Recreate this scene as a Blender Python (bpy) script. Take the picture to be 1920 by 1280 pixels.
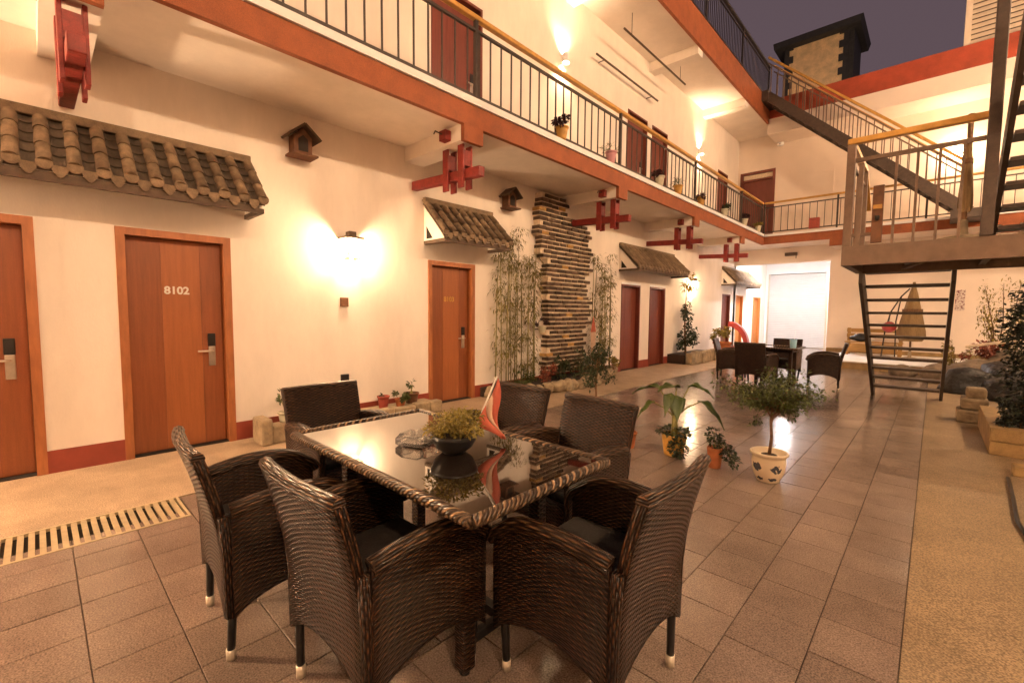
import bpy, bmesh, math, random
from mathutils import Vector, Matrix, Euler
PI = math.pi
rad = math.radians
V = Vector
random.seed(7)
for o in list(bpy.data.objects):
    bpy.data.objects.remove(o)
S = bpy.context.scene
COL = S.collection

# ------------------------------------------------------------------ camera
FPX, YAW, PITCH, ROLL, CAMH = 840.5, rad(43.25), rad(-3.85), rad(0.49), 1.38
ca = V((-math.sin(YAW)*math.cos(PITCH), math.cos(YAW)*math.cos(PITCH), math.sin(PITCH)))
cr = V((math.cos(YAW), math.sin(YAW), 0)); cu = cr.cross(ca)
cr2 = cr*math.cos(ROLL) + cu*math.sin(ROLL)
cu2 = -cr*math.sin(ROLL) + cu*math.cos(ROLL)
cam = bpy.data.cameras.new('camera'); camo = bpy.data.objects.new('camera', cam); COL.objects.link(camo)
cam.sensor_width = 36; cam.lens = FPX/1920*36; cam.clip_end = 500; cam.clip_start = .05
camo.matrix_world = Matrix(((cr2.x, cu2.x, -ca.x, 0), (cr2.y, cu2.y, -ca.y, 0), (cr2.z, cu2.z, -ca.z, CAMH), (0, 0, 0, 1)))
S.camera = camo
def proj(p):
    d = V(p) - V((0, 0, CAMH)); z = d.dot(ca)
    if z < .05: return None
    return (960 + FPX*d.dot(cr2)/z, 640 - FPX*d.dot(cu2)/z, z)

# ------------------------------------------------------------------ night sky, exposure
W = bpy.data.worlds.new('World'); S.world = W; W.use_nodes = True
bg = W.node_tree.nodes['Background']
bg.inputs[0].default_value = (.070, .048, .056, 1); bg.inputs[1].default_value = .36
vs = S.view_settings
vs.view_transform = 'Standard'; vs.look = 'None'; vs.exposure = 2.2; vs.gamma = 1; vs.use_curve_mapping = False
WARM = (1.0, .67, .39)
L_LANTERN, L_UPPER, L_PASSAGE, L_FAR, L_OPP = 250, 1200, 56, 38, 275

# ------------------------------------------------------------------ materials
def newmat(name):
    m = bpy.data.materials.new(name); m.use_nodes = True
    t = m.node_tree; b = t.nodes['Principled BSDF']
    return m, t, b
def nd(t, typ, **kw):
    n = t.nodes.new(typ)
    for k, v in kw.items(): setattr(n, k, v)
    return n
def mulc(c, k): return (min(1, c[0]*k), min(1, c[1]*k), min(1, c[2]*k), 1)
def M(name, col, rough=.6, var=.15, scale=6, bump=0, bscale=60, metal=0, spec=.5, rnd=0, coat=0, stretch=(1, 1, 1), bdist=.01, speck=0, rvar=0, transl=0, detail=6, sscale=320):
    m, t, b = newmat(name); L = t.links
    geo = nd(t, 'ShaderNodeNewGeometry')
    mp = nd(t, 'ShaderNodeMapping'); mp.inputs['Scale'].default_value = stretch
    L.new(geo.outputs['Position'], mp.inputs['Vector'])
    n = nd(t, 'ShaderNodeTexNoise'); n.inputs['Scale'].default_value = scale; n.inputs['Detail'].default_value = detail; n.inputs['Roughness'].default_value = .6 if detail < 8 else .72
    L.new(mp.outputs[0], n.inputs['Vector'])
    rg = nd(t, 'ShaderNodeMapRange'); rg.inputs[1].default_value = .3; rg.inputs[2].default_value = .7
    L.new(n.outputs['Fac'], rg.inputs[0])
    mx = nd(t, 'ShaderNodeMix', data_type='RGBA')
    mx.inputs[6].default_value = mulc(col, 1-var); mx.inputs[7].default_value = mulc(col, 1+var)
    L.new(rg.outputs[0], mx.inputs[0]); out = mx.outputs[2]
    if speck:
        n2 = nd(t, 'ShaderNodeTexNoise'); n2.inputs['Scale'].default_value = sscale; n2.inputs['Detail'].default_value = 2
        L.new(geo.outputs['Position'], n2.inputs['Vector'])
        r2 = nd(t, 'ShaderNodeMapRange'); r2.inputs[1].default_value = .35; r2.inputs[2].default_value = .65
        r2.inputs[3].default_value = 1-speck; r2.inputs[4].default_value = 1+speck
        L.new(n2.outputs['Fac'], r2.inputs[0])
        hs = nd(t, 'ShaderNodeHueSaturation'); L.new(r2.outputs[0], hs.inputs['Value']); L.new(out, hs.inputs['Color']); out = hs.outputs[0]
    if rnd:
        oi = nd(t, 'ShaderNodeObjectInfo')
        ad = nd(t, 'ShaderNodeMath', operation='ADD'); fr = nd(t, 'ShaderNodeMath', operation='FRACT')
        L.new(oi.outputs['Random'], ad.inputs[0]); L.new(geo.outputs['Random Per Island'], ad.inputs[1]); L.new(ad.outputs[0], fr.inputs[0])
        r3 = nd(t, 'ShaderNodeMapRange'); r3.inputs[3].default_value = 1-rnd; r3.inputs[4].default_value = 1+rnd
        L.new(fr.outputs[0], r3.inputs[0])
        hs = nd(t, 'ShaderNodeHueSaturation'); L.new(r3.outputs[0], hs.inputs['Value']); L.new(out, hs.inputs['Color']); out = hs.outputs[0]
    L.new(out, b.inputs['Base Color'])
    b.inputs['Roughness'].default_value = rough; b.inputs['Metallic'].default_value = metal
    b.inputs['Specular IOR Level'].default_value = spec
    if coat: b.inputs['Coat Weight'].default_value = coat; b.inputs['Coat Roughness'].default_value = .08
    if rvar:
        r4 = nd(t, 'ShaderNodeMapRange'); r4.inputs[1].default_value = .3; r4.inputs[2].default_value = .7
        r4.inputs[3].default_value = rough-rvar; r4.inputs[4].default_value = rough+rvar
        n4 = nd(t, 'ShaderNodeTexNoise'); n4.inputs['Scale'].default_value = scale*2.3; n4.inputs['Detail'].default_value = 5
        L.new(geo.outputs['Position'], n4.inputs['Vector']); L.new(n4.outputs['Fac'], r4.inputs[0]); L.new(r4.outputs[0], b.inputs['Roughness'])
    if bump:
        n3 = nd(t, 'ShaderNodeTexNoise'); n3.inputs['Scale'].default_value = bscale; n3.inputs['Detail'].default_value = 4
        L.new(mp.outputs[0], n3.inputs['Vector'])
        bp = nd(t, 'ShaderNodeBump'); bp.inputs['Strength'].default_value = bump; bp.inputs['Distance'].default_value = bdist
        L.new(n3.outputs['Fac'], bp.inputs['Height']); L.new(bp.outputs[0], b.inputs['Normal'])
    if transl:
        b.inputs['Subsurface Weight'].default_value = 0
        tr = nd(t, 'ShaderNodeBsdfTranslucent'); L.new(out, tr.inputs[0])
        ms = nd(t, 'ShaderNodeMixShader'); ms.inputs[0].default_value = transl
        L.new(b.outputs[0], ms.inputs[1]); L.new(tr.outputs[0], ms.inputs[2])
        L.new(ms.outputs[0], t.nodes['Material Output'].inputs['Surface'])
    return m
def EM(name, col, strength):
    m, t, b = newmat(name)
    b.inputs['Base Color'].default_value = (*col, 1)
    b.inputs['Emission Color'].default_value = (*col, 1); b.inputs['Emission Strength'].default_value = strength
    return m
def WICKER(name, c1, c2, cm, row=.0100, bw=.023, rough=.36, bump=1.0, diag=0):
    m, t, b = newmat(name); L = t.links
    uv = nd(t, 'ShaderNodeUVMap')
    mp = nd(t, 'ShaderNodeMapping'); mp.inputs['Rotation'].default_value = (0, 0, diag)
    L.new(uv.outputs[0], mp.inputs[0])
    # strand relief: rounded rows that go over and under the ribs
    sp = nd(t, 'ShaderNodeSeparateXYZ'); L.new(mp.outputs[0], sp.inputs[0])
    def mth(op, a, bb=None):
        q = nd(t, 'ShaderNodeMath', operation=op)
        for i, s in enumerate((a, bb)):
            if s is None: continue
            if isinstance(s, (int, float)): q.inputs[i].default_value = s
            else: L.new(s, q.inputs[i])
        return q.outputs[0]
    rows = mth('ABSOLUTE', mth('SINE', mth('MULTIPLY', sp.outputs[1], PI/row)))
    rowid = mth('FLOOR', mth('DIVIDE', sp.outputs[1], row))
    ph = mth('MULTIPLY', mth('MODULO', rowid, 2.0), PI)
    wave = mth('SINE', mth('ADD', mth('MULTIPLY', sp.outputs[0], PI/bw*1.0), ph))
    h = mth('MULTIPLY', mth('POWER', rows, .7), mth('ADD', mth('MULTIPLY', wave, .42), .58))
    wn = nd(t, 'ShaderNodeTexWhiteNoise', noise_dimensions='2D'); cb = nd(t, 'ShaderNodeCombineXYZ')
    L.new(mth('FLOOR', mth('DIVIDE', sp.outputs[0], bw)), cb.inputs[0]); L.new(rowid, cb.inputs[1]); L.new(cb.outputs[0], wn.inputs['Vector'])
    n = nd(t, 'ShaderNodeTexNoise'); n.inputs['Scale'].default_value = 7; n.inputs['Detail'].default_value = 5; L.new(mp.outputs[0], n.inputs['Vector'])
    f1 = mth('MULTIPLY', mth('POWER', h, 1.6), mth('ADD', mth('MULTIPLY', wn.outputs['Value'], .9), .45))  # over-strands lit and gaps shaded by height, put into the weave colour
    f2 = mth('MULTIPLY', f1, mth('ADD', n.outputs['Fac'], .4))
    mx = nd(t, 'ShaderNodeMix', data_type='RGBA'); mx.clamp_factor = True; mx.inputs[6].default_value = (*cm, 1); mx.inputs[7].default_value = (*c2, 1)
    L.new(f2, mx.inputs[0]); L.new(mx.outputs[2], b.inputs['Base Color'])
    bp = nd(t, 'ShaderNodeBump'); bp.inputs['Strength'].default_value = bump; bp.inputs['Distance'].default_value = .009
    L.new(h, bp.inputs['Height']); L.new(bp.outputs[0], b.inputs['Normal'])
    b.inputs['Roughness'].default_value = rough; b.inputs['Specular IOR Level'].default_value = .35
    return m
mt = {}
mt['plaster'] = M('plaster', (.82, .735, .65), .85, .085, 2.0, .25, 90, bdist=.004, stretch=(1, 1, .35), detail=9)
mt['plaster_far'] = M('plaster_far', (.78, .66, .56), .85, .06, 1.2, .2, 60, bdist=.004)
mt['white'] = M('white_paint', (.80, .79, .78), .6, .04, 3)
mt['fascia'] = M('fascia_red', (.27, .072, .020), .7, .22, 5, .3, 70, speck=.25)
mt['red'] = M('red_timber', (.215, .020, .013), .55, .4, 9, .35, 40, detail=10, speck=.2, stretch=(1, 1, 1))
mt['skirt'] = M('red_skirting', (.26, .045, .025), .45, .15, 6)
mt['wood'] = M('door_wood', (.24, .070, .022), .42, .14, 7, .08, 60, stretch=(1, 6, .35), speck=.12)
mt['wood_lt'] = M('door_wood_light', (.33, .105, .032), .42, .12, 7, .08, 60, stretch=(1, 6, .35), speck=.12)
mt['wood_dk'] = M('door_wood_dark', (.15, .030, .016), .45, .2, 7, .1, 60, stretch=(1, 6, .35))
mt['frame'] = M('door_frame_wood', (.34, .115, .036), .45, .2, 9, .1, 60, stretch=(3, 3, .6))
mt['orange'] = M('orange_wood', (.55, .20, .05), .5, .15, 6, stretch=(1, 5, .4))
mt['steel'] = M('dark_steel', (.070, .047, .034), .5, .25, 14, .1, 90, metal=.3, speck=.2)
mt['rail'] = M('rail_steel', (.055, .042, .034), .45, .2, 14, metal=.4)
mt['stair'] = M('stair_steel', (.155, .095, .06), .55, .2, 10, .15, 80, speck=.25)
mt['gold'] = M('golden_handrail', (.52, .27, .055), .38, .2, 12, stretch=(1, 1, 1))
mt['black'] = M('black_plastic', (.012, .011, .011), .35, .1)
mt['chrome'] = M('brushed_steel', (.62, .56, .48), .3, .1, 20, metal=.9)
mt['cap'] = M('leg_cap', (.7, .62, .5), .35, .1, metal=.3)
mt['tile'] = M('floor_tile', (.215, .160, .128), .19, .2, 3.0, 0, 200, rnd=.09, speck=.38, sscale=150, detail=10)
mt['grout'] = M('grout', (.10, .074, .058), .9, .2, 20)
mt['walk'] = M('walkway_concrete', (.37, .265, .17), .6, .26, 2.6, .15, 120, speck=.35, sscale=130, detail=12)
mt['strip'] = M('lit_strip_paving', (.27, .19, .108), .5, .28, 2.2, .12, 150, speck=.45, sscale=120, detail=12)
mt['drain'] = M('drain_bar', (.46, .36, .22), .5, .15, 20, metal=.2)
mt['dark'] = M('dark_pit', (.02, .014, .01), .9, .2)
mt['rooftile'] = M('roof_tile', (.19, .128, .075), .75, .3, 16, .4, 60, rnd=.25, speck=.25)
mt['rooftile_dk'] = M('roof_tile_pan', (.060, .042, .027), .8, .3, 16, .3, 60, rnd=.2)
mt['rtimber'] = M('canopy_timber', (.09, .055, .032), .7, .3, 12, .2, 40)
mt['brick'] = M('dark_brick', (.085, .053, .033), .85, .35, 18, .5, 80, rnd=.45, speck=.25)
mt['brick_o'] = M('ochre_brick', (.40, .23, .07), .85, .25, 18, .5, 80, rnd=.2)
mt['mortar'] = M('mortar', (.74, .60, .44), .9, .2, 20, .4, 90)
mt['birdwood'] = M('birdhouse_wood', (.13, .052, .02), .7, .35, 14, .3, 50)
mt['terra'] = M('terracotta', (.40, .125, .040), .75, .22, 14, .15, 80)
mt['redpot'] = M('red_pot', (.30, .05, .03), .6, .2, 12)
mt['yellowpot'] = M('yellow_pot', (.52, .27, .05), .5, .25, 14)
mt['pinkpot'] = M('pink_pot', (.52, .24, .26), .5, .15, 14)
mt['palepot'] = M('pale_pot', (.55, .50, .36), .5, .15, 14)
mt['soil'] = M('soil', (.035, .02, .012), .95, .4, 40, .6, 60)
mt['stone'] = M('planter_stone', (.30, .225, .14), .9, .35, 9, .7, 24, bdist=.02)
mt['rock'] = M('rock', (.19, .14, .095), .9, .45, 7, .8, 14, bdist=.03)
mt['rock_dk'] = M('wet_rock', (.018, .014, .012), .5, .5, 9, .8, 16, bdist=.03)
mt['ochre'] = M('ochre_tile', (.33, .21, .085), .7, .3, 8, .1, 60, speck=.2)
mt['leaf'] = M('leaf_green', (.070, .085, .018), .5, .35, 9, rnd=.5, transl=.25)
mt['leaf_dk'] = M('leaf_dark', (.030, .044, .014), .5, .35, 9, rnd=.5, transl=.2)
mt['leaf_yl'] = M('leaf_yellow', (.25, .19, .035), .5, .35, 9, rnd=.45, transl=.3)
mt['leaf_gy'] = M('leaf_ivy', (.022, .027, .016), .45, .4, 9, rnd=.7, transl=.1)
mt['leaf_big'] = M('leaf_large', (.075, .115, .018), .38, .3, 12, rnd=.25, transl=.25)
mt['leaf_pu'] = M('leaf_purple', (.045, .012, .014), .5, .35, 9, rnd=.5, transl=.15)
mt['leaf_rd'] = M('leaf_red', (.22, .055, .028), .5, .35, 9, rnd=.5, transl=.2)
mt['bamboo'] = M('bamboo_stem', (.21, .175, .06), .45, .3, 10, rnd=.25)
mt['bamleaf'] = M('bamboo_leaf', (.19, .155, .040), .5, .35, 9, rnd=.5, transl=.35)
mt['bark'] = M('bark', (.15, .075, .032), .85, .35, 30, .5, 60)
mt['stemgreen'] = M('green_stalk', (.24, .21, .055), .45, .25, 10)
mt['flag'] = M('pennant_cloth', (.62, .16, .10), .75, .12, 10, transl=.35)
mt['flag_w'] = M('pennant_pale', (.72, .52, .38), .75, .1, 10, transl=.3)
mt['redplastic'] = M('red_plastic', (.42, .05, .045), .4, .12, 6)
mt['blue'] = M('blue_plastic', (.28, .52, .66), .35, .08, 6)
mt['parasol'] = M('parasol_cloth', (.24, .15, .065), .85, .22, 12, .25, 30, stretch=(6, 6, 1))
mt['benchwood'] = M('bench_wood', (.36, .20, .06), .6, .25, 10, stretch=(.6, 5, 5))
mt['cushion'] = M('seat_cushion', (.022, .016, .012), .9, .25, 20, .3, 120)
mt['shutter'] = M('shutter_slat', (.60, .59, .585), .42, .04, 3)
mt['louvre'] = M('louvre_white', (.72, .60, .46), .6, .08, 4)
mt['towerwall'] = M('tower_render', (.78, .54, .29), .85, .25, 3, .2, 40, speck=.35)
mt['towerdk'] = M('tower_dark', (.030, .028, .030), .8, .3, 6)
mt['redroof'] = M('red_roof', (.34, .055, .022), .75, .25, 3, speck=.3)
mt['string'] = M('string_white', (.7, .66, .6), .6, .05)
mt['wicker'] = WICKER('wicker', (.0095, .0036, .0017), (.125, .050, .021), (.003, .0014, .0008))
mt['wicker_rim'] = WICKER('wicker_rim', (.050, .025, .012), (.20, .10, .05), (.004, .002, .001), row=.011, bw=.05, rough=.32, bump=1.0)
mt['wicker_rope'] = WICKER('wicker_rope', (.13, .07, .035), (.40, .24, .13), (.012, .006, .003), row=.017, bw=.4, rough=.3, bump=1.0, diag=rad(52))
def GLASSTOP():
    m, t, b = newmat('smoked_glass')
    b.inputs['Base Color'].default_value = (.012, .008, .006, 1); b.inputs['Roughness'].default_value = .03
    b.inputs['IOR'].default_value = 1.75; b.inputs['Specular IOR Level'].default_value = .6
    b.inputs['Coat Weight'].default_value = 1; b.inputs['Coat Roughness'].default_value = .02; b.inputs['Coat IOR'].default_value = 1.6
    return m
mt['glasstop'] = GLASSTOP()
def GLASS():
    m, t, b = newmat('clear_glass')
    b.inputs['Base Color'].default_value = (.93, .9, .86, 1); b.inputs['Roughness'].default_value = .04
    b.inputs['Transmission Weight'].default_value = .9; b.inputs['IOR'].default_value = 1.5
    return m
mt['glass'] = GLASS()
def POTPRINT():
    """cream glaze with a ring of brushed ink motifs, laid out by angle and height round the pot"""
    m, t, b = newmat('cream_glaze_with_ink_motif'); L = t.links
    tc = nd(t, 'ShaderNodeTexCoord'); sp = nd(t, 'ShaderNodeSeparateXYZ'); L.new(tc.outputs['Object'], sp.inputs[0])
    no = nd(t, 'ShaderNodeTexNoise'); no.inputs['Scale'].default_value = 38; no.inputs['Detail'].default_value = 4; L.new(tc.outputs['Object'], no.inputs['Vector'])
    def mth(op, a, bb=None):
        q = nd(t, 'ShaderNodeMath', operation=op)
        for i, s_ in enumerate((a, bb)):
            if s_ is None: continue
            if isinstance(s_, (int, float)): q.inputs[i].default_value = s_
            else: L.new(s_, q.inputs[i])
        return q.outputs[0]
    ang = mth('ARCTAN2', sp.outputs[1], sp.outputs[0])
    tt = mth('SUBTRACT', mth('FRACT', mth('ADD', mth('DIVIDE', ang, rad(72)), 3.2)), .5)
    e1 = mth('ADD', mth('POWER', mth('ABSOLUTE', mth('MULTIPLY', tt, 3.6)), 2.0), mth('POWER', mth('ABSOLUTE', mth('DIVIDE', mth('SUBTRACT', sp.outputs[2], .125), .034)), 2.0))
    tt2 = mth('SUBTRACT', mth('FRACT', mth('ADD', mth('DIVIDE', ang, rad(60)), 3.45)), .5)
    e2 = mth('ADD', mth('POWER', mth('ABSOLUTE', mth('MULTIPLY', tt2, 3.2)), 2.0), mth('POWER', mth('ABSOLUTE', mth('DIVIDE', mth('SUBTRACT', sp.outputs[2], .035), .016)), 2.0))
    e = mth('MINIMUM', e1, e2)
    v = mth('ADD', e, mth('MULTIPLY', mth('SUBTRACT', no.outputs['Fac'], .5), 5.0))
    r = nd(t, 'ShaderNodeMapRange'); r.inputs[1].default_value = .75; r.inputs[2].default_value = .95; r.inputs[3].default_value = 1; r.inputs[4].default_value = 0
    L.new(v, r.inputs[0])
    mx = nd(t, 'ShaderNodeMix', data_type='RGBA'); mx.inputs[6].default_value = (.74, .60, .42, 1); mx.inputs[7].default_value = (.075, .075, .09, 1)
    L.new(r.outputs[0], mx.inputs[0]); L.new(mx.outputs[2], b.inputs['Base Color']); b.inputs['Roughness'].default_value = .22
    return m
mt['potprint'] = POTPRINT()
def POSTER():
    m, t, b = newmat('poster_print'); L = t.links
    geo = nd(t, 'ShaderNodeNewGeometry'); n = nd(t, 'ShaderNodeTexNoise'); n.inputs['Scale'].default_value = 22
    L.new(geo.outputs['Position'], n.inputs['Vector'])
    r = nd(t, 'ShaderNodeMapRange'); r.inputs[1].default_value = .52; r.inputs[2].default_value = .56
    L.new(n.outputs['Fac'], r.inputs[0])
    mx = nd(t, 'ShaderNodeMix', data_type='RGBA'); mx.inputs[6].default_value = (.62, .52, .46, 1); mx.inputs[7].default_value = (.22, .09, .10, 1)
    L.new(r.outputs[0], mx.inputs[0]); L.new(mx.outputs[2], b.inputs['Base Color'])
    return m
mt['poster'] = POSTER()
mt['bulb'] = EM('lit_bulb', WARM, L_LANTERN)
mt['bulb_up'] = EM('lit_bulb_upstairs', (1.0, .72, .44), L_UPPER)
mt['bulb_far'] = EM('lit_bulb_far', (1.0, .78, .52), L_FAR)
mt['bulb_opp'] = EM('lit_bulb_opposite', (1.0, .70, .43), L_OPP)
mt['bulb_left'] = EM('lit_bulb_left', (1.0, .68, .41), 430)
mt['tube'] = EM('lit_tube', (1.0, .93, .93), L_PASSAGE)

# ------------------------------------------------------------------ mesh helpers
OFF = {}
def off(p): return OFF.get(p.name, V((0, 0, 0))) if p else V((0, 0, 0))
class MB:
    def __init__(s): s.v = []; s.f = []; s.uv = []
    def face(s, idx, uv=None): s.f.append(tuple(idx)); s.uv.append(uv)
    def add(s, vs_, fs):
        b = len(s.v); s.v += [V(p) for p in vs_]
        for q in fs: s.face([b+i for i in q])
        return s
    def box(s, x0, x1, y0, y1, z0, z1):
        return s.add([(x0, y0, z0), (x1, y0, z0), (x1, y1, z0), (x0, y1, z0), (x0, y0, z1), (x1, y0, z1), (x1, y1, z1), (x0, y1, z1)],
                     [(0, 3, 2, 1), (4, 5, 6, 7), (0, 1, 5, 4), (1, 2, 6, 5), (2, 3, 7, 6), (3, 0, 4, 7)])
    def bar(s, p0, p1, w, h, up=(0, 0, 1)):
        p0 = V(p0); p1 = V(p1); d = (p1-p0).normalized(); u = V(up)
        r = d.cross(u)
        if r.length < 1e-4: r = d.cross(V((1, 0, 0)))
        r.normalize(); u = r.cross(d).normalized(); r *= w/2; u *= h/2
        return s.add([p0-r-u, p0+r-u, p0+r+u, p0-r+u, p1-r-u, p1+r-u, p1+r+u, p1-r+u],
                     [(0, 1, 2, 3), (7, 6, 5, 4), (0, 4, 5, 1), (1, 5, 6, 2), (2, 6, 7, 3), (3, 7, 4, 0)])
    def tube(s, pts, r, n=8, cap=True):
        pts = [V(p) for p in pts]; k = len(pts)
        rs = r if isinstance(r, (list, tuple)) else [r]*k
        b = len(s.v); ref = None; dist = 0
        for i, p in enumerate(pts):
            d = (pts[min(i+1, k-1)] - pts[max(i-1, 0)]).normalized()
            if ref is None:
                ref = d.cross(V((0, 0, 1)) if abs(d.z) < .9 else V((1, 0, 0))).normalized()
            ref = (ref - d*ref.dot(d)).normalized(); w = d.cross(ref)
            for j in range(n):
                a = 2*PI*j/n; s.v.append(p + (ref*math.cos(a) + w*math.sin(a))*rs[i])
        for i in range(k-1):
            L = (pts[i+1]-pts[i]).length; c = 2*PI*max(rs)/n
            for j in range(n):
                j2 = (j+1) % n
                s.face((b+i*n+j, b+i*n+j2, b+(i+1)*n+j2, b+(i+1)*n+j), ((dist, j*c), (dist, (j+1)*c), (dist+L, (j+1)*c), (dist+L, j*c)))
            dist += L
        if cap:
            s.face([b+j for j in range(n)][::-1]); s.face([b+(k-1)*n+j for j in range(n)])
        return s
    def lathe(s, prof, n=20, c=(0, 0, 0), squash=1):
        b = len(s.v); c = V(c)
        for (r, z) in prof:
            for j in range(n):
                a = 2*PI*j/n; s.v.append(c + V((r*math.cos(a), r*math.sin(a)*squash, z)))
        for i in range(len(prof)-1):
            for j in range(n):
                j2 = (j+1) % n; s.face((b+i*n+j, b+i*n+j2, b+(i+1)*n+j2, b+(i+1)*n+j))
        s.face([b+j for j in range(n)][::-1]); s.face([b+(len(prof)-1)*n+j for j in range(n)])
        return s
    def prism(s, poly, fn, a, b_):
        """poly: 2D points; fn(u, v, t) -> point, extruded between t=a and t=b_"""
        n = len(poly); b = len(s.v)
        s.v += [V(fn(u, v, a)) for u, v in poly] + [V(fn(u, v, b_)) for u, v in poly]
        s.face(list(range(b, b+n))); s.face(list(range(b+n, b+2*n))[::-1])
        for i in range(n):
            j = (i+1) % n; s.face((b+j, b+i, b+n+i, b+n+j))
        return s
    def sheet(s, P, nu, nv, th, Wd, Hd):
        e = 1e-3; b = len(s.v); fr = []; bk = []
        for j in range(nv+1):
            for i in range(nu+1):
                u, v = i/nu, j/nv
                u0, u1 = max(0, u-e), min(1, u+e); v0, v1 = max(0, v-e), min(1, v+e)
                du = V(P(u1, v)) - V(P(u0, v)); dv = V(P(u, v1)) - V(P(u, v0))
                n = du.cross(dv).normalized(); p = V(P(u, v))
                fr.append(p + n*th/2); bk.append(p - n*th/2)
        s.v += fr + bk; N = len(fr); w = nu+1
        for j in range(nv):
            for i in range(nu):
                q = (b+j*w+i, b+j*w+i+1, b+(j+1)*w+i+1, b+(j+1)*w+i)
                uv = [(i/nu*Wd, j/nv*Hd), ((i+1)/nu*Wd, j/nv*Hd), ((i+1)/nu*Wd, (j+1)/nv*Hd), (i/nu*Wd, (j+1)/nv*Hd)]
                s.face(q, uv); s.face([x+N for x in q[::-1]], uv[::-1])
        ring = [i for i in range(w)] + [j*w+nu for j in range(1, nv+1)] + [nv*w+i for i in range(nu-1, -1, -1)] + [j*w for j in range(nv-1, 0, -1)]
        for k in range(len(ring)):
            a, c = ring[k], ring[(k+1) % len(ring)]
            s.face((b+c, b+a, b+a+N, b+c+N), [(k*.03, 0), ((k+1)*.03, 0), ((k+1)*.03, th), (k*.03, th)])
        return s
    def leaf(s, p, d, up, L, Wd, droop=.25):
        p = V(p); d = V(d).normalized(); sd = d.cross(V(up))
        if sd.length < 1e-3: sd = d.cross(V((1, 0, .3)))
        sd.normalize(); n = sd.cross(d)
        m = p + d*L*.45 + n*L*.06; tip = p + d*L - n*L*droop
        return s.add([p, m + sd*Wd/2 - n*Wd*.15, tip, m - sd*Wd/2 - n*Wd*.15, m], [(0, 4, 1), (4, 2, 1), (0, 3, 4), (4, 3, 2)])
    def mesh(s, name, mat, smooth=False, shift=V((0, 0, 0))):
        me = bpy.data.meshes.new(name)
        me.from_pydata([tuple(p - shift) for p in s.v], [], s.f)
        uvl = me.uv_layers.new(name='UVMap')
        for poly, uv in zip(me.polygons, s.uv):
            if uv is None:
                n = poly.normal; ax = max(range(3), key=lambda k: abs(n[k])); ij = [(1, 2), (0, 2), (0, 1)][ax]
                for li in poly.loop_indices:
                    c = me.vertices[me.loops[li].vertex_index].co; uvl.data[li].uv = (c[ij[0]], c[ij[1]])
            else:
                for li, q in zip(poly.loop_indices, uv): uvl.data[li].uv = q
        if mat: me.materials.append(mat if not isinstance(mat, str) else mt[mat])
        if smooth:
            for p in me.polygons: p.use_smooth = True
        me.update(); return me
    def build(s, name, mat, parent=None, smooth=False, bevel=0, loc=None):
        """shape given in world coordinates (or in the local ones of a thing built at the origin)"""
        sh = V(loc) if loc is not None else off(parent)
        me = s.mesh(name, mat, smooth, sh)
        o = bpy.data.objects.new(name, me); COL.objects.link(o)
        if parent:
            o.parent = parent; o.location = sh - off(parent)
        else: o.location = sh
        OFF[o.name] = sh
        if bevel:
            bv = o.modifiers.new('bevel', 'BEVEL'); bv.width = bevel; bv.segments = 2; bv.limit_method = 'ANGLE'
        return o
def thing(name, loc, label, cat, group=None):
    o = bpy.data.objects.new(name, None); COL.objects.link(o); o.location = loc
    o.empty_display_size = .1; OFF[o.name] = V(loc)
    return tag(o, label, cat, group)
def tag(o, label, cat, group=None):
    o['label'] = label; o['category'] = cat
    if group: o['group'] = group
    return o
def piece(name, me, parent, loc, rot=None):
    o = bpy.data.objects.new(name, me); COL.objects.link(o); o.parent = parent
    o.location = V(loc) - off(parent)
    if rot is not None: o.rotation_euler = rot
    OFF[o.name] = V(loc)
    return o
def struct(o): o['kind'] = 'structure'; return o
def stuff(o): o['kind'] = 'stuff'; return o
def copy_tree(o, parent=None):
    c = o.copy(); COL.objects.link(c); c.parent = parent
    for ch in o.children: copy_tree(ch, c)
    return c
def rect_frame(mb, fn, u0, u1, v0, v1, w, t0, t1):
    """four butted bars of width w"""
    for a in ((u0, u0+w, v0, v1), (u1-w, u1, v0, v1), (u0+w, u1-w, v0, v0+w), (u0+w, u1-w, v1-w, v1)):
        mb.prism([(a[0], a[2]), (a[1], a[2]), (a[1], a[3]), (a[0], a[3])], fn, t0, t1)
    return mb
FX = lambda u, v, t: (t, u, v)       # plane facing x
FY = lambda u, v, t: (u, t, v)       # plane facing y
def walled(mb, fn, plane, u0, u1, z0, z1, ops, depth):
    us = sorted(set([u0, u1] + [k for o in ops for k in o[:2] if u0 < k < u1])); zs = sorted(set([z0, z1] + [k for o in ops for k in o[2:] if z0 < k < z1]))
    for i in range(len(us)-1):
        for j in range(len(zs)-1):
            cu_, cz = (us[i]+us[i+1])/2, (zs[j]+zs[j+1])/2
            if any(o[0] < cu_ < o[1] and o[2] < cz < o[3] for o in ops): continue
            mb.add([fn(us[i], zs[j], plane), fn(us[i+1], zs[j], plane), fn(us[i+1], zs[j+1], plane), fn(us[i], zs[j+1], plane)], [(0, 1, 2, 3)])
    for o in ops:
        c = [(o[0], o[2]), (o[1], o[2]), (o[1], o[3]), (o[0], o[3])]
        for k in range(4):
            if k == 0 and o[2] <= z0: continue
            a, b = c[k], c[(k+1) % 4]
            mb.add([fn(*a, plane), fn(*b, plane), fn(*b, plane+depth), fn(*a, plane+depth)], [(0, 1, 2, 3)])
    return mb
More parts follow.
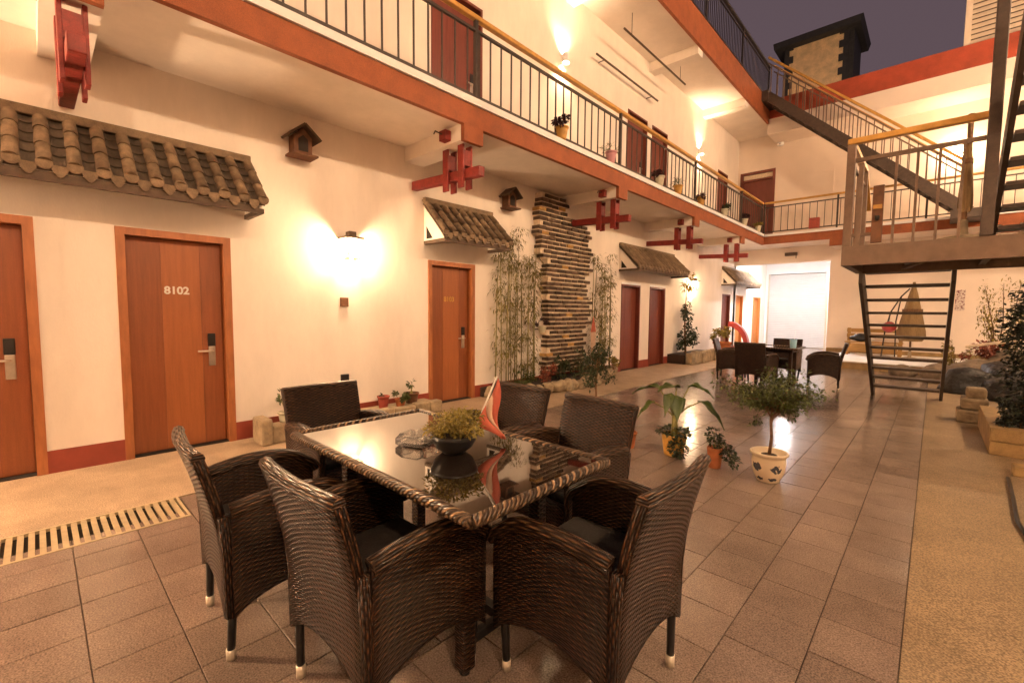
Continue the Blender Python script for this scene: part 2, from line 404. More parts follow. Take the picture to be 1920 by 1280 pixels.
def text_mesh(txt, size, mat):
    cu_ = bpy.data.curves.new('number', 'FONT'); cu_.body = txt; cu_.size = size; cu_.extrude = .002; cu_.align_x = 'CENTER'; cu_.align_y = 'CENTER'; cu_.offset = .003
    o = bpy.data.objects.new('number_tmp', cu_); COL.objects.link(o)
    dg = bpy.context.evaluated_depsgraph_get(); me = bpy.data.meshes.new_from_object(o.evaluated_get(dg))
    bpy.data.objects.remove(o); me.materials.clear(); me.materials.append(mat); return me

# ================================================================== GROUND
WX, FX_OUT, FARY, SOF, DECK = -5.3, -4.08, 17.2, 3.56, 3.87
g = MB().add([(-40, -40, -.018), (40, -40, -.018), (40, 60, -.018), (-40, 60, -.018)], [(0, 1, 2, 3)])
floor = struct(g.build('ground', 'grout'))
struct(MB().box(-5.6, -3.985, -6, 17.2, -.045, 0).build('walkway', 'walk'))
struct(MB().box(-.028, 6, -6, 17.2, -.045, .002).build('lit_strip', 'strip'))  # lit floor beyond a shadow edge, its light put into a yellower paving colour
# paving tiles: a straight grid by the drain, half-bond by the strip
TW = .28; tiles = []
for c in range(14):
    x0 = -.03 - TW*(c+1)
    if x0 < -3.99: continue
    sh = .145 if (c % 2 and c < 6) else 0
    y = .09 - .29*14 + sh
    while y < 21.2:
        if not (c == 13 and y < .63):
            tiles.append((x0 + TW/2, y + .145))
        y += .29
tm = MB()
gx, gy, bz = TW/2-.0016, .145-.0016, .005
tm.add([(-gx, -gy, -.02), (gx, -gy, -.02), (gx, gy, -.02), (-gx, gy, -.02), (-gx, -gy, -.002), (gx, -gy, -.002), (gx, gy, -.002), (-gx, gy, -.002),
        (-gx+.002, -gy+.002, 0), (gx-.002, -gy+.002, 0), (gx-.002, gy-.002, 0), (-gx+.002, gy-.002, 0)],
       [(8, 9, 10, 11), (4, 5, 9, 8), (5, 6, 10, 9), (6, 7, 11, 10), (7, 4, 8, 11), (0, 1, 5, 4), (1, 2, 6, 5), (2, 3, 7, 6), (3, 0, 4, 7)])
tmesh = tm.mesh('paving_tile', 'tile')
def area(p):
    q = proj((p[0], p[1], 0))
    if not q or not (-40 < q[0] < 1960 and q[1] < 1330): return 0
    return 1/q[2]**2
tiles.sort(key=area, reverse=True)
far_t = MB(); rt = random.Random(3)
for i, (x, y) in enumerate(tiles):
    tz = rt.uniform(-.0012, .0012); tl = (rt.uniform(-.002, .002), rt.uniform(-.002, .002), 0)
    if i < 300: piece('paving_tile', tmesh, floor, (x, y, tz), tl)
    else:
        far_t.add([(v.x + x, v.y + y, v.z + tz + v.x*tl[1]) for v in tm.v], tm.f)
stuff(far_t.build('paving', 'tile', floor))
# passage floor
struct(MB().box(-5.6, -2.3, 21.2, 24, -.045, -.001).build('passage_floor', 'walk'))
# drain grate
dr = thing('drain_grate', (-3.77, -.2, 0), 'slotted beige drain grate set flush between the walkway and the tiles', 'drain grate')
MB().box(-3.98, -3.56, -3.5, .655, -.047, -.017).build('pit', 'dark', dr)
f = MB(); f.box(-3.984, -3.962, -3.5, .66, -.03, .003); f.box(-3.578, -3.556, -3.5, .66, -.03, .003); f.box(-3.962, -3.578, .645, .66, -.03, .003)
f.build('frame', 'drain', dr)
bm_ = MB().box(-.192, .192, -.0135, .0135, -.02, .001).mesh('bar', 'drain')
yb = .618
while yb > -1.6:
    piece('bar', bm_, dr, (-3.77, yb, 0)); yb -= .046

# ================================================================== LEFT BUILDING
BEAMS = [-3.2, .25, 3.65, 7.15, 10.5, 13.9]
lb = thing('courtyard_building', (WX, 4, 0), 'long two-storey cream guest house with numbered wooden doors and a red-edged balcony', 'building')
GD = [(-.90, .02, 2.10), (.51, 1.40, 2.10), (3.87, 4.76, 2.10), (9.30, 10.20, 2.03), (10.72, 11.6, 2.03), (16.05, 16.85, 2.03), (17.5, 18.3, 2.03), (19.6, 20.6, 2.03)]
walled(MB(), FX, WX, -6, 21.4, 0, SOF, [(a, b, 0, c) for a, b, c in GD], -.16).build('wall', 'plaster', lb)
UD = [(.5, 1.4, 5.97), (3.94, 4.9, 5.97), (9.40, 10.33, 5.97), (10.6, 11.45, 5.97), (15.2, 16.1, 5.97)]
walled(MB(), FX, WX, -6, FARY, DECK-.01, 7.35, [(a, b, DECK-.01, c) for a, b, c in UD], -.16).build('upper_wall', 'plaster', lb)
MB().box(-5.75, -5.47, -6, 21.4, 0, 7.9).build('inner_wall', 'dark', lb)
MB().box(WX-.1, -4.14, -6, FARY, SOF, 3.86).build('balcony_slab', 'plaster', lb)
for i, yb in enumerate(BEAMS):
    MB().box(WX, -4.14, yb-.15, yb+.15, 3.37, SOF+.02).build('beam', 'plaster', lb)
fz = MB(); fz.box(-4.14, FX_OUT, -6, 15.98, 3.545, 3.79)
for yb in BEAMS: fz.box(-4.139, FX_OUT-.001, yb-.15, yb+.15, 3.36, 3.545)
fz.build('fascia', 'fascia', lb)
MB().box(-4.14, -4.05, -6, 15.9, 3.792, DECK).build('ledge', 'white', lb)
# upper ceiling, beams, fascia
MB().box(WX-.1, -4.14, -6, FARY, 7.35, 7.9).build('upper_slab', 'plaster', lb)
for yb in BEAMS: MB().box(WX, -4.14, yb-.13, yb+.13, 7.14, 7.36).build('upper_beam', 'plaster', lb)
MB().box(-4.14, FX_OUT, -6, 15.98, 7.28, 7.93).build('upper_fascia', 'fascia', lb)
# skirting between doors
prev = -6
for (a, b, c) in GD:
    if a - prev > .05: MB().box(WX-.002, WX+.012, prev, a, 0, .19).build('skirting', 'skirt', lb)
    prev = b
def door(parent, y0, y1, z0, z1, style, number=None, x=WX):
    fm = 'frame' if style in (0,) else ('wood_dk' if style == 1 else 'orange')
    lm = {0: ('wood', 'wood_lt', 'wood'), 1: ('wood_dk',)*3, 2: ('orange',)*3}[style]
    w = .065 if style == 0 else .04
    h = MB()
    h.box(x-.15, x+.016, y0, y0+w, z0, z1); h.box(x-.15, x+.016, y1-w, y1, z0, z1); h.box(x-.15, x+.014, y0+w, y1-w, z1-w, z1)
    fr = h.build('door_frame', fm, parent)
    dx = x-.085
    lf = MB().box(dx-.04, dx, y0+w+.003, y1-w-.003, z0+.012, z1-w-.004).build('door', lm[0], parent)
    a, b = y0+w+.008, y1-w-.008; wd = (b-a); cuts = [a, a+wd*.34, a+wd*.76, b]
    for k in range(3):
        MB().box(dx+.0005, dx+.005, cuts[k]+.002, cuts[k+1]-.002, z0+.02, z1-w-.012).build('panel', lm[k], lf)
    MB().box(x-.155, x-.002, y0+w, y1-w, z0+.0005, z0+.010).build('threshold', 'dark', parent)
    yh = b-.10
    if style == 0 or z0 > 1:
        MB().box(dx+.005, dx+.022, yh-.033, yh+.033, z0+1.0, z0+1.13).build('card_reader', 'black', lf, bevel=.006)
        MB().box(dx+.005, dx+.018, yh-.03, yh+.03, z0+.80, z0+.998).build('lock_plate', 'chrome', lf, bevel=.006)
        hd = MB(); hd.tube([(dx+.018, yh, z0+.955), (dx+.06, yh, z0+.955), (dx+.066, yh-.02, z0+.955), (dx+.066, yh-.13, z0+.955)], .0095, 8)
        hd.build('handle', 'chrome', lf, smooth=True)
    if number:
        me = text_mesh(number, .10, mt['gold' if number != '8102' else 'string'])
        o = bpy.data.objects.new('number', me); COL.objects.link(o); o.parent = lf
        o.matrix_local = Matrix.Translation(V((dx+.007, (a+b)/2+.0, z0+1.55)) - off(lf)) @ Matrix(((0, 0, 1, 0), (1, 0, 0, 0), (0, 1, 0, 0), (0, 0, 0, 1)))
    return lf
for i, (a, b, c) in enumerate(GD):
    door(lb, a, b, 0, c, 0 if i < 3 else (1 if i < 6 else 2), {0: '8101', 1: '8102', 2: '8103'}.get(i))
for i, (a, b, c) in enumerate(UD):
    door(lb, a, b, DECK, c, 1)
# white header boards above the pair of dark doors
for (a, b, c) in GD[3:5]: MB().box(WX-.002, WX+.01, a, b, c+.002, c+.05).build('header_board', 'white', lb)
# end of the passage: header and side pier round the shutter
pw = walled(MB(), FY, 21.4, -5.3, -2.3, 0, 3.43, [(-5.22, -3.1, 0, 3.02)], .2)
pw.build('passage_end_wall', 'white', lb)

# ================================================================== FAR BUILDING
fb = thing('cross_building', (-1, FARY, 0), 'cream building closing the courtyard with a balcony and a wide lit passage below', 'building')
walled(MB(), FY, FARY, WX, 6, 0, SOF, [(WX, -2.47, 0, 3.06)], .22).build('wall', 'plaster_far', fb)
walled(MB(), FY, FARY, WX, 6, DECK-.01, 7.35, [(-5.22, -4.13, DECK-.01, 6.24)], .16).build('upper_wall', 'plaster_far', fb)
MB().box(-5.2, -4.1, FARY+.165, FARY+.3, DECK-.01, 6.3).build('recess', 'dark', fb)
MB().box(WX, -2.3, FARY+.22, 21.6, 3.43, 3.55).build('passage_ceiling', 'white', fb)
MB().box(-2.47, -2.3, FARY+.22, 21.4, 0, 3.43).build('passage_wall', 'white', fb)
MB().box(-4.14, 6, 16.04, FARY, SOF, 3.86).build('balcony_slab', 'plaster_far', fb)
ff = MB().box(FX_OUT, 6, 15.98, 16.04, 3.56, 3.80)
for xb in (-2.2, 1.2): ff.box(xb-.15, xb+.15, 15.979, 16.04, 3.36, 3.56)
ff.build('fascia', 'fascia', fb)
MB().box(-4.05, 6, 15.95, 16.04, 3.802, DECK).build('ledge', 'white', fb)
for xb in (-2.2, 1.2): MB().box(xb-.15, xb+.15, 16.04, FARY, 3.37, SOF+.02).build('beam', 'plaster_far', fb)
MB().box(-4.14, 6, 16.04, FARY+.3, 7.0, 7.5).build('upper_slab', 'plaster_far', fb)
MB().box(FX_OUT, 6, 15.98, 16.04, 6.95, 7.42).build('upper_beam', 'plaster_far', fb)
MB().box(FX_OUT, 6, 15.96, 17.5, 7.425, 7.98).build('roof_parapet', 'redroof', fb)
fd = MB()
fd.box(-5.22, -5.14, FARY-.012, FARY+.16, DECK, 6.24); fd.box(-4.21, -4.13, FARY-.012, FARY+.16, DECK, 6.24); fd.box(-5.14, -4.21, FARY-.01, FARY+.16, 6.16, 6.24)
fd.box(-5.14, -4.21, FARY+.0, FARY+.16, 5.93, 5.99)
fd.build('door_frame', 'wood_dk', fb)
MB().box(-5.14, -4.21, FARY+.09, FARY+.12, 5.99, 6.16).build('transom', 'mortar', fb)
MB().box(-5.14, -4.21, FARY+.09, FARY+.12, DECK, 5.93).build('door', 'wood_dk', fb)
fw = MB(); rect_frame(fw, FY, -3.27, -2.5, DECK+.01, 5.9, .05, FARY-.012, FARY+.02)
fw.build('blind_door_frame', 'plaster_far', fb)
MB().box(-2.47, 6, FARY-.014, FARY+.001, .2, .32).build('skirting', 'ochre', fb)
# roller shutter
rs = thing('roller_shutter', (-4.16, 21.4, 0), 'pale slatted roller shutter closing the far end of the lit passage', 'shutter')
sm = MB().prism([(-.001, -.038), (.012, -.03), (.016, 0), (.012, .03), (-.001, .038)], lambda u, v, t: (t, -u, v), -1.045, 1.045).mesh('slat', 'shutter')
for k in range(39): piece('slat', sm, rs, (-4.16, 21.45, .05 + k*.0765))
for xx in (-5.215, -3.165): MB().box(xx, xx+.06, 21.42, 21.5, 0, 3.02).build('guide_rail', 'chrome', rs)
MB().box(-5.15, -3.17, 21.41, 21.5, 3.022, 3.1).build('housing', 'shutter', rs) if False else None
# opposite side and rear of the courtyard (beyond the frame, they bounce the light back)
ob = thing('opposite_building', (4.4, 4, 0), 'cream building across the courtyard beyond the staircase', 'building')
MB().box(4.4, 4.7, -6, FARY, 0, 7.9).build('wall', 'plaster_far', ob)
MB().box(3.4, 4.4, -6, 15.9, SOF, 3.86).build('balcony_slab', 'plaster_far', ob)
rb = thing('rear_wall', (0, -6.1, 0), 'plain cream wall behind the table', 'wall')
MB().box(-5.6, 4.7, -6.3, -6.0, 0, 7.9).build('wall', 'plaster_far', rb)

# ================================================================== RAILINGS
def bal_mesh(h, w=.016, mat='rail'): return MB().box(-w/2, w/2, -w/2, w/2, 0, h).mesh('baluster', mat)
def railing(label, axis, fixed, a0, a1, zb, posts, gap=.187, h=.98, goldtop=True):
    loc = (fixed, (a0+a1)/2, zb) if axis == 'y' else ((a0+a1)/2, fixed, zb)
    t = thing('balcony_railing', loc, label, 'railing')
    P = (lambda s, z: V((fixed, s, z))) if axis == 'y' else (lambda s, z: V((s, fixed, z)))
    MB().bar(P(a0, zb+.07), P(a1, zb+.07), .035, .03).build('bottom_rail', 'rail', t)
    MB().bar(P(a0, zb+h-.15), P(a1, zb+h-.15), .035, .03).build('top_rail', 'rail', t)
    MB().bar(P(a0, zb+h-.01), P(a1, zb+h-.01), .075, .055).build('handrail', 'gold' if goldtop else 'rail', t, bevel=.012)
    pm = MB().box(-.022, .022, -.022, .022, 0, h-.037).mesh('post', 'rail')
    for s in posts: piece('post', pm, t, P(s, zb))
    bm2 = bal_mesh(h-.245); s = a0+gap/2
    while s < a1:
        if all(abs(s-p) > .05 for p in posts): piece('baluster', bm2, t, P(s, zb+.085))
        s += gap
    return t
railing('dark steel balcony railing with golden handrail running above the numbered doors', 'y', -4.15, -.6, 15.95, DECK, [.36, 3.74, 7.12, 10.48, 13.85, 15.93])
railing('dark steel railing with golden handrail on the cross building balcony', 'x', 16.0, -4.1, 3.2, DECK, [-4.1, -2.2, -.3, 1.6])
railing('dark third-floor railing above the upper red fascia', 'y', -4.12, 5.0, 15.95, 7.93, [5.2, 8.0, 10.7, 13.3, 15.9], gap=.12, h=1.05, goldtop=False)

# ================================================================== TIMBER BRACKETS
def bracket(yb, label):
    t = thing('timber_bracket', (-4.6, yb, 2.87), label, 'bracket', 'red timber brackets under the balcony beams')
    MB().bar((WX+.001, yb, 3.075), (-3.94, yb, 3.01), .095, .115).build('arm', 'red', t, bevel=.008)
    for xx in (-4.53, -4.24):
        MB().box(xx-.052, xx+.052, yb-.076, yb-.0485, 2.86, 3.368).build('post', 'red', t, bevel=.006)
        MB().box(xx-.052, xx+.052, yb+.0485, yb+.076, 2.86, 3.368).build('post', 'red', t, bevel=.006)
        MB().box(xx-.048, xx+.048, yb-.048, yb+.048, 3.12, 3.30).build('block', 'red', t)
    MB().box(-4.44, -4.32, yb-.24, yb-.1505, 3.40, 3.52).build('peg', 'red', t, bevel=.006)
    MB().tube([(-4.38, yb-.241, 3.47), (-4.38, yb-.34, 3.48), (-4.38, yb-.36, 3.44)], .008, 6).build('hook', 'rtimber', t)
for yb, s in zip(BEAMS[1:], ('over the wall between the first two doors', 'between the door marked 8102 and the small roof over 8103', 'in front of the dark brick column', 'above the pair of dark red doors', 'beside the lit passage')):
    bracket(yb, 'red crossed timber bracket ' + s)

# ================================================================== TILED CANOPIES
def canopy(y0, y1, label, fine=True, ztop=2.91, zlow=2.44):
    t = thing('tiled_canopy', (WX, (y0+y1)/2, zlow), label, 'canopy', 'tiled canopies over the doors')
    xo = -4.83; a = V((WX, 0, ztop)); b = V((xo, 0, zlow)); d = b-a; L = d.length; d.normalize(); up = V((-d.z, 0, d.x)) if d.x > 0 else V((d.z, 0, -d.x))
    ang = math.atan2(-d.z, d.x)
    MB().prism([(WX, ztop-.03), (xo, zlow-.03), (xo, zlow-.055), (WX, ztop-.055)], lambda u, v, q: (u, q, v), y0+.01, y1-.01).build('deck_board', 'rtimber', t)
    MB().box(WX, WX+.07, y0, y1, ztop-.03, ztop+.045).build('ridge', 'rooftile', t, bevel=.01)
    # triangular end brackets: pale infill inside dark timbers
    for ye, s in ((y0+.02, 1), (y1-.06, -1)):
        MB().box(WX, xo+.0, ye, ye+.04, zlow-.13, zlow-.085).build('tie_beam', 'rtimber', t)
        MB().bar((WX, ye+.02, zlow-.085), (xo-.02, ye+.02, zlow-.05), .03, .0).build('x', 'rtimber', t) if False else None
        MB().prism([(WX+.002, zlow-.084), (xo-.03, zlow-.084), (xo-.03, zlow-.06), (WX+.002, ztop-.058)], lambda u, v, q: (u, q, v), ye+.008, ye+.03).build('gable', 'plaster', t)
        MB().prism([(WX+.06, zlow-.06), (WX+.20, zlow-.06), (WX+.06, zlow+.11)], lambda u, v, q: (u, q, v), ye+.003, ye+.036).build('gable_opening', 'dark', t)
    MB().box(xo-.035, xo+.0, y0+.061, y1-.061, zlow-.13, zlow-.06).build('eave_beam', 'rtimber', t)
    n = max(3, round((y1-y0)/.168)); st = (y1-y0)/n; segs = 3; rows = 5
    # barrel tile, length along local x
    br = MB(); N = 8; Ls = L/segs+.012; r = .046
    for i in (0, 1):
        for j in range(N+1):
            q = PI*j/N; rr = r*(1 if i else .93); br.v.append(V((i*Ls, -math.cos(q)*rr, math.sin(q)*rr + (.004 if i else 0))))
    for j in range(N): br.face((j, N+1+j, N+2+j, j+1))
    br.face(list(range(N+1))[::-1]); br.face(list(range(N+1, 2*N+2)))
    brm = br.mesh('barrel_tile', 'rooftile', True)
    capm = MB().lathe([(.046, 0), (.048, .006), (.048, .016), (.03, .02)], 14).mesh('end_cap', 'rooftile')
    pn = MB(); N2 = 6; wp = st-.06; Lp = L/rows+.02
    for i in (0, 1):
        for k in (0, 1):
            for j in range(N2+1):
                q = j/N2*2-1; pn.v.append(V((i*Lp, q*wp/2, .022*q*q - .014*k + (.014 if i else 0))))
    w = N2+1
    for j in range(N2):
        pn.face((j, 2*w+j, 2*w+j+1, j+1)); pn.face((w+j+1, 3*w+j+1, 3*w+j, w+j)); pn.face((2*w+j, 3*w+j, 3*w+j+1, 2*w+j+1))
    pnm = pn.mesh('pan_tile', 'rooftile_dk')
    dp = MB().prism([(-wp/2, .018), (wp/2, .018), (wp*.36, -.03), (wp*.14, -.062), (0, -.07), (-wp*.14, -.062), (-wp*.36, -.03)], lambda u, v, q: (q, u, v), 0, .012)
    dpm = dp.mesh('drip_tile', 'rooftile')
    rot = (0, ang, 0); join = MB(); Rm = Euler(rot).to_matrix(); rj = random.Random(int(y0*10))
    def put(nm, me, src, loc, ro):
        if fine: piece(nm, me, t, loc, (ro[0]+rj.uniform(-.02, .02), ro[1]+rj.uniform(-.02, .02), ro[2]+rj.uniform(-.02, .02)))
        else:
            m3 = Euler(ro).to_matrix(); join.add([m3 @ v + V(loc) for v in src.v], src.f)
    cp = MB().lathe([(.046, 0), (.048, .006), (.048, .016), (.03, .02)], 10)
    for i in range(n+1):
        yy = y0 + .03 + (y1-y0-.06)*i/n
        for k in range(segs):
            put('barrel_tile', brm, br, a + V((0, yy, 0)) + d*(k*L/segs) + up*(.004), rot)
        put('end_cap', capm, cp, a + V((0, yy, 0)) + d*(L+.01) + up*.008, (0, PI/2 + ang*.0, 0))
        if i < n:
            ym = yy + (y1-y0-.06)/n/2
            for k in range(rows):
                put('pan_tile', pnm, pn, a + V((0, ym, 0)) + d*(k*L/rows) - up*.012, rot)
            put('drip_tile', dpm, dp, b + V((0, ym, -.018)) + d*.015, (0, 0, 0))
    if not fine: stuff(join.build('roof_tiles', 'rooftile', t))
canopy(-1.25, 1.60, 'grey half-round tiled canopy above door 8102 and its neighbour')
canopy(3.78, 5.10, 'small grey tiled canopy above the single door 8103')
canopy(9.15, 12.0, 'grey tiled canopy above the pair of dark red doors', False)
canopy(15.9, 18.75, 'grey tiled canopy at the mouth of the bright passage', False)

# ================================================================== BROKEN BRICK COLUMN
bc = thing('brick_column', (-5.2, 7, .2), 'ragged decorative column of dark bricks with pale mortar on the wall', 'brick column')
rb_ = random.Random(11); CH = .0815; z = .26; ci = 0
bl = MB().box(-.09, .078, -.094, .094, -.027, .027).mesh('brick', 'brick'); blo = MB().box(-.09, .078, -.094, .094, -.027, .027).mesh('brick', 'brick_o')
bh = MB().box(-.09, .078, -.048, .048, -.027, .027).mesh('brick', 'brick')
mo = MB()
def edges(z):
    if z > 3.18: l, r = 6.16, 6.95
    elif z > 3.05: l, r = 6.15, 7.45
    elif z > 2.75: l, r = 6.14, 7.72
    elif z > 2.3: l, r = 6.22, 7.78
    elif z > 1.6: l, r = 6.36, 7.74
    elif z > 1.1: l, r = 6.44, 7.82
    else: l, r = 6.40, 7.62
    return l, r
while z < 3.50:
    l, r = edges(z); l += rb_.uniform(-.05, .05); r += rb_.uniform(-.06, .06)
    y = l + (.105 if ci % 2 else 0)
    if ci % 2 and rb_.random() < .7: piece('brick', bh, bc, (-5.21 + rb_.uniform(-.012, .012), l+.048, z), (0, rb_.uniform(-.03, .03), rb_.uniform(-.06, .06)))
    while y + .1 < r:
        piece('brick', blo if rb_.random() < .045 else bl, bc, (-5.21 + rb_.uniform(-.012, .012), y+.1, z + rb_.uniform(-.004, .004)), (rb_.uniform(-.015, .015), rb_.uniform(-.02, .02), rb_.uniform(-.03, .03)))
        y += .212
    mo.box(-5.299, -5.156 + rb_.uniform(-.004, .004), l+.02, y-.02, z-CH/2, z+CH/2)
    z += CH; ci += 1
mo.build('mortar_bed', 'mortar', bc)

# ================================================================== LAMPS
def lantern(loc, label, rot=0, mat='bulb'):
    """open box lantern: back plate, cap, base, four corner bars, lit bulb; local +x points away from the wall"""
    x, y, z = loc; t = thing('wall_lantern', loc, label, 'wall lantern', 'box lanterns on the walls'); t.rotation_euler = (0, 0, rot)
    OFF[t.name] = V((0, 0, 0))
    MB().box(0, .02, -.022, .022, -.13, .16).build('back_plate', 'rtimber', t, bevel=.004)
    MB().box(.004, .225, -.115, .115, .10, .125).build('cap', 'rtimber', t, bevel=.004)
    MB().box(.06, .16, -.045, .045, .1255, .19).build('chimney', 'rtimber', t, bevel=.004)
    rect_frame(MB(), lambda u, v, q: (u, v, q), .028, .192, -.082, .082, .012, -.142, -.13).build('base', 'rtimber', t)
    for sx in (.035, .185):
        for sy in (-.075, .075): MB().box(sx-.006, sx+.006, sy-.006, sy+.006, -.13, .10).build('corner_bar', 'rtimber', t)
    bb = MB(); bb.lathe([(.004, -.05), (.03, -.042), (.048, -.012), (.048, .012), (.03, .045), (.012, .06), (.012, .0995)], 12, (.105, 0, 0))
    bb.build('bulb', mat, t, smooth=True)
    return t
lantern((WX, 2.66, 2.13), 'lit box lantern on the wall between doors 8102 and 8103')
lantern((WX, 13.35, 2.20), 'lit box lantern on the wall beyond the pair of dark red doors')
gl0 = thing('globe_wall_light', (WX, -2.5, 2.3), 'lit globe light on the wall beyond door 8101', 'wall light')
MB().box(WX, WX+.05, -2.56, -2.44, 2.23, 2.37).build('bracket', 'white', gl0)
MB().lathe([(.02, -.09), (.07, -.065), (.095, -.015), (.095, .015), (.07, .065), (.02, .09)], 16, (WX+.18, -2.5, 2.3)).build('globe', 'bulb_left', gl0, smooth=True)
def updown(loc, label):
    t = thing('up_down_wall_light', loc, label, 'wall light', 'up and down wall lights upstairs'); OFF[t.name] = V((0, 0, 0))
    m = MB(); r = .058
    N = 16; h = .085
    for zz in (-h, h):
        for j in range(N): m.v.append(V((.085 + r*math.cos(2*PI*j/N), r*math.sin(2*PI*j/N), zz)))
    for j in range(N): m.face((j, (j+1) % N, N+(j+1) % N, N+j))
    m.build('shade', 'white', t, smooth=True)
    MB().box(0, .027, -.03, .03, -.04, .04).build('bracket', 'white', t)
    MB().lathe([(.006, -.03), (.026, -.018), (.03, 0), (.026, .018), (.006, .03)], 10, (.085, 0, 0)).build('bulb', 'bulb_up', t, smooth=True)
updown((WX, 6.93, 6.05), 'lit up-and-down wall light above the brick column')
updown((WX, 13.55, 6.08), 'lit up-and-down wall light near the corner of the upper floor')
updown((WX, .4, 6.05), 'lit up-and-down wall light above door 8102')
gl = thing('globe_wall_light', (.26, FARY, 5.72), 'bright white globe light on the cross building behind the stairs', 'wall light')
MB().box(.21, .31, FARY-.03, FARY, 5.66, 5.78).build('bracket', 'white', gl)
MB().lathe([(.02, -.12), (.09, -.09), (.13, -.02), (.13, .02), (.09, .09), (.02, .12)], 16, (.26, FARY-.16, 5.72)).build('globe', 'bulb_far', gl, smooth=True)
for yy, lb_ in ((-1.5, 'opposite the drain grate'), (3.0, 'opposite the dining table'), (8.0, 'opposite the brick column'), (13.0, 'opposite the stone planter')):
    t = thing('globe_wall_light', (4.4, yy, 6.2), 'lit globe light high on the building across the courtyard, ' + lb_, 'wall light', 'globe lights across the courtyard')
    MB().box(4.34, 4.4, yy-.06, yy+.06, 6.13, 6.27).build('bracket', 'white', t)
    MB().lathe([(.02, -.12), (.09, -.09), (.13, -.02), (.13, .02), (.09, .09), (.02, .12)], 16, (4.20, yy, 6.2)).build('globe', 'bulb_opp', t, smooth=True)
tower_fill_lamp = thing('globe_wall_light', (-2.5, 21.5, 9.0), 'unseen globe lamp added on the roof terrace to light the tower', 'wall light')  # added lamp, hidden behind the parapet, to brighten the tower face
MB().box(-2.56, -2.44, 21.44, 21.56, 7.9, 8.9).build('post', 'white', tower_fill_lamp)
MB().lathe([(.02, -.12), (.09, -.09), (.13, -.02), (.13, .02), (.09, .09), (.02, .12)], 16, (-2.5, 21.5, 9.02)).build('globe', 'bulb_opp', tower_fill_lamp, smooth=True)
MB().box(-8, 6, 17.55, 32, 7.80, 7.9).build('roof_terrace', 'stone', fb)
tl_ = thing('tube_light', (-3.9, 18.5, 3.43), 'long white tube light fixed to the passage ceiling', 'ceiling light')
MB().box(-4.0, -3.8, 17.7, 19.3, 3.40, 3.43).build('housing', 'white', tl_)
MB().box(-3.98, -3.82, 17.75, 19.25, 3.36, 3.3995).build('tube', 'tube', tl_)

# ================================================================== STEEL STAIRCASE
st = thing('steel_staircase', (-.28, 8.5, 0), 'open-tread steel staircase with a railed half landing', 'staircase')
NX0, NX1, Y0, Y1, LZ = -.72, .14, 10.02, 7.3, 2.1
for xx in (NX0, NX1):
    MB().prism([(Y0+.12, 0), (Y0-.10, 0), (Y1-.0, LZ-.32), (Y1-.0, LZ-.02), (Y0+.12, .12)], lambda u, v, q: (q, u, v), xx-.02, xx+.02).build('stringer', 'steel', st)
tr_ = MB().box(-.405, .405, -.125, .125, -.018, .018).mesh('tread', 'steel')
for k in range(1, 12):
    piece('tread', tr_, st, ((NX0+NX1)/2, Y0 - (Y0-Y1)*k/12 - .0, LZ*k/12))
LX0, LX1, LY0, LY1 = -.77, 1.9, 6.0, 7.30
MB().box(LX0+.07, LX1, LY0+.07, LY1-.02, LZ-.04, LZ).build('landing_deck', 'steel', st)
MB().box(LX0, LX1, LY0, LY0+.07, LZ-.2, LZ+.006).build('landing_beam', 'stair', st)
MB().box(LX0, LX0+.07, LY0+.07, LY1, LZ-.2, LZ+.006).build('landing_beam', 'stair', st)
MB().box(LX0+.07, LX1, LY1-.06, LY1, LZ-.2, LZ-.041).build('landing_beam', 'stair', st)
for xx in (-.25, .35, .95): MB().box(xx-.03, xx+.03, LY0+.07, LY1-.06, LZ-.16, LZ-.041).build('joist', 'steel', st)
MB().bar((-.3, 7.1, LZ-.17), (-.12, 6.3, LZ-.17), .05, .03).build('brace', 'stair', st)
# posts, rails
MB().box(LX0+.001, LX0+.075, LY0+.001, LY0+.07, LZ+.006, LZ+1.07).build('post', 'stair', st, bevel=.006)
MB().box(LX0+.11, LX0+.15, LY0+.01, LY0+.05, LZ+.006, LZ+.86).build('post', 'stair', st)
MB().box(LX0+.001, LX0+.07, LY1-.08, LY1-.005, LZ+.006, LZ+1.07).build('post', 'stair', st)
MB().box(.262, .348, LY0-.02, LY0+.066, LZ+.007, 6.2).build('post', 'steel', st, bevel=.008)
MB().box(.26, .35, LY0-.025, LY0-.001, 0, LZ-.2).build('foot', 'steel', st) if False else None
for yy in (6.1, 7.2): MB().box(1.7, 1.82, yy, yy+.1, 0, LZ-.16).build('column', 'stair', st)
MB().bar((LX0, LY0+.035, LZ+1.10), (.27, LY0+.035, LZ+1.10), .075, .06).build('handrail', 'gold', st, bevel=.01)
MB().bar((LX0+.05, LY0+.035, LZ+.9), (.26, LY0+.035, LZ+.9), .03, .04).build('top_rail', 'stair', st)
MB().bar((LX0+.05, LY0+.035, LZ+.12), (LX0+.24, LY0+.035, LZ+.12), .03, .03).build('bottom_rail', 'stair', st)
MB().bar((LX0+.035, LY0+.07, LZ+1.09), (LX0+.035, LY1, LZ+1.09), .06, .05).build('handrail', 'gold', st)
MB().bar((LX0+.035, LY1, LZ+1.09), (LX0+.035, LY1+.55, LZ+.70), .06, .05).build('handrail', 'gold', st)
MB().bar((LX0+.035, LY0+.07, LZ+.9), (LX0+.035, LY1, LZ+.9), .03, .03).build('top_rail', 'stair', st)
bs = MB().box(-.011, .011, -.011, .011, 0, .885).mesh('baluster', 'stair')
for xx in (-.36, -.2, -.04, .12): piece('baluster', bs, st, (xx, LY0+.035, LZ+.006))
for yy in (6.35, 6.65, 6.95): piece('baluster', bs, st, (LX0+.035, yy, LZ+.006))
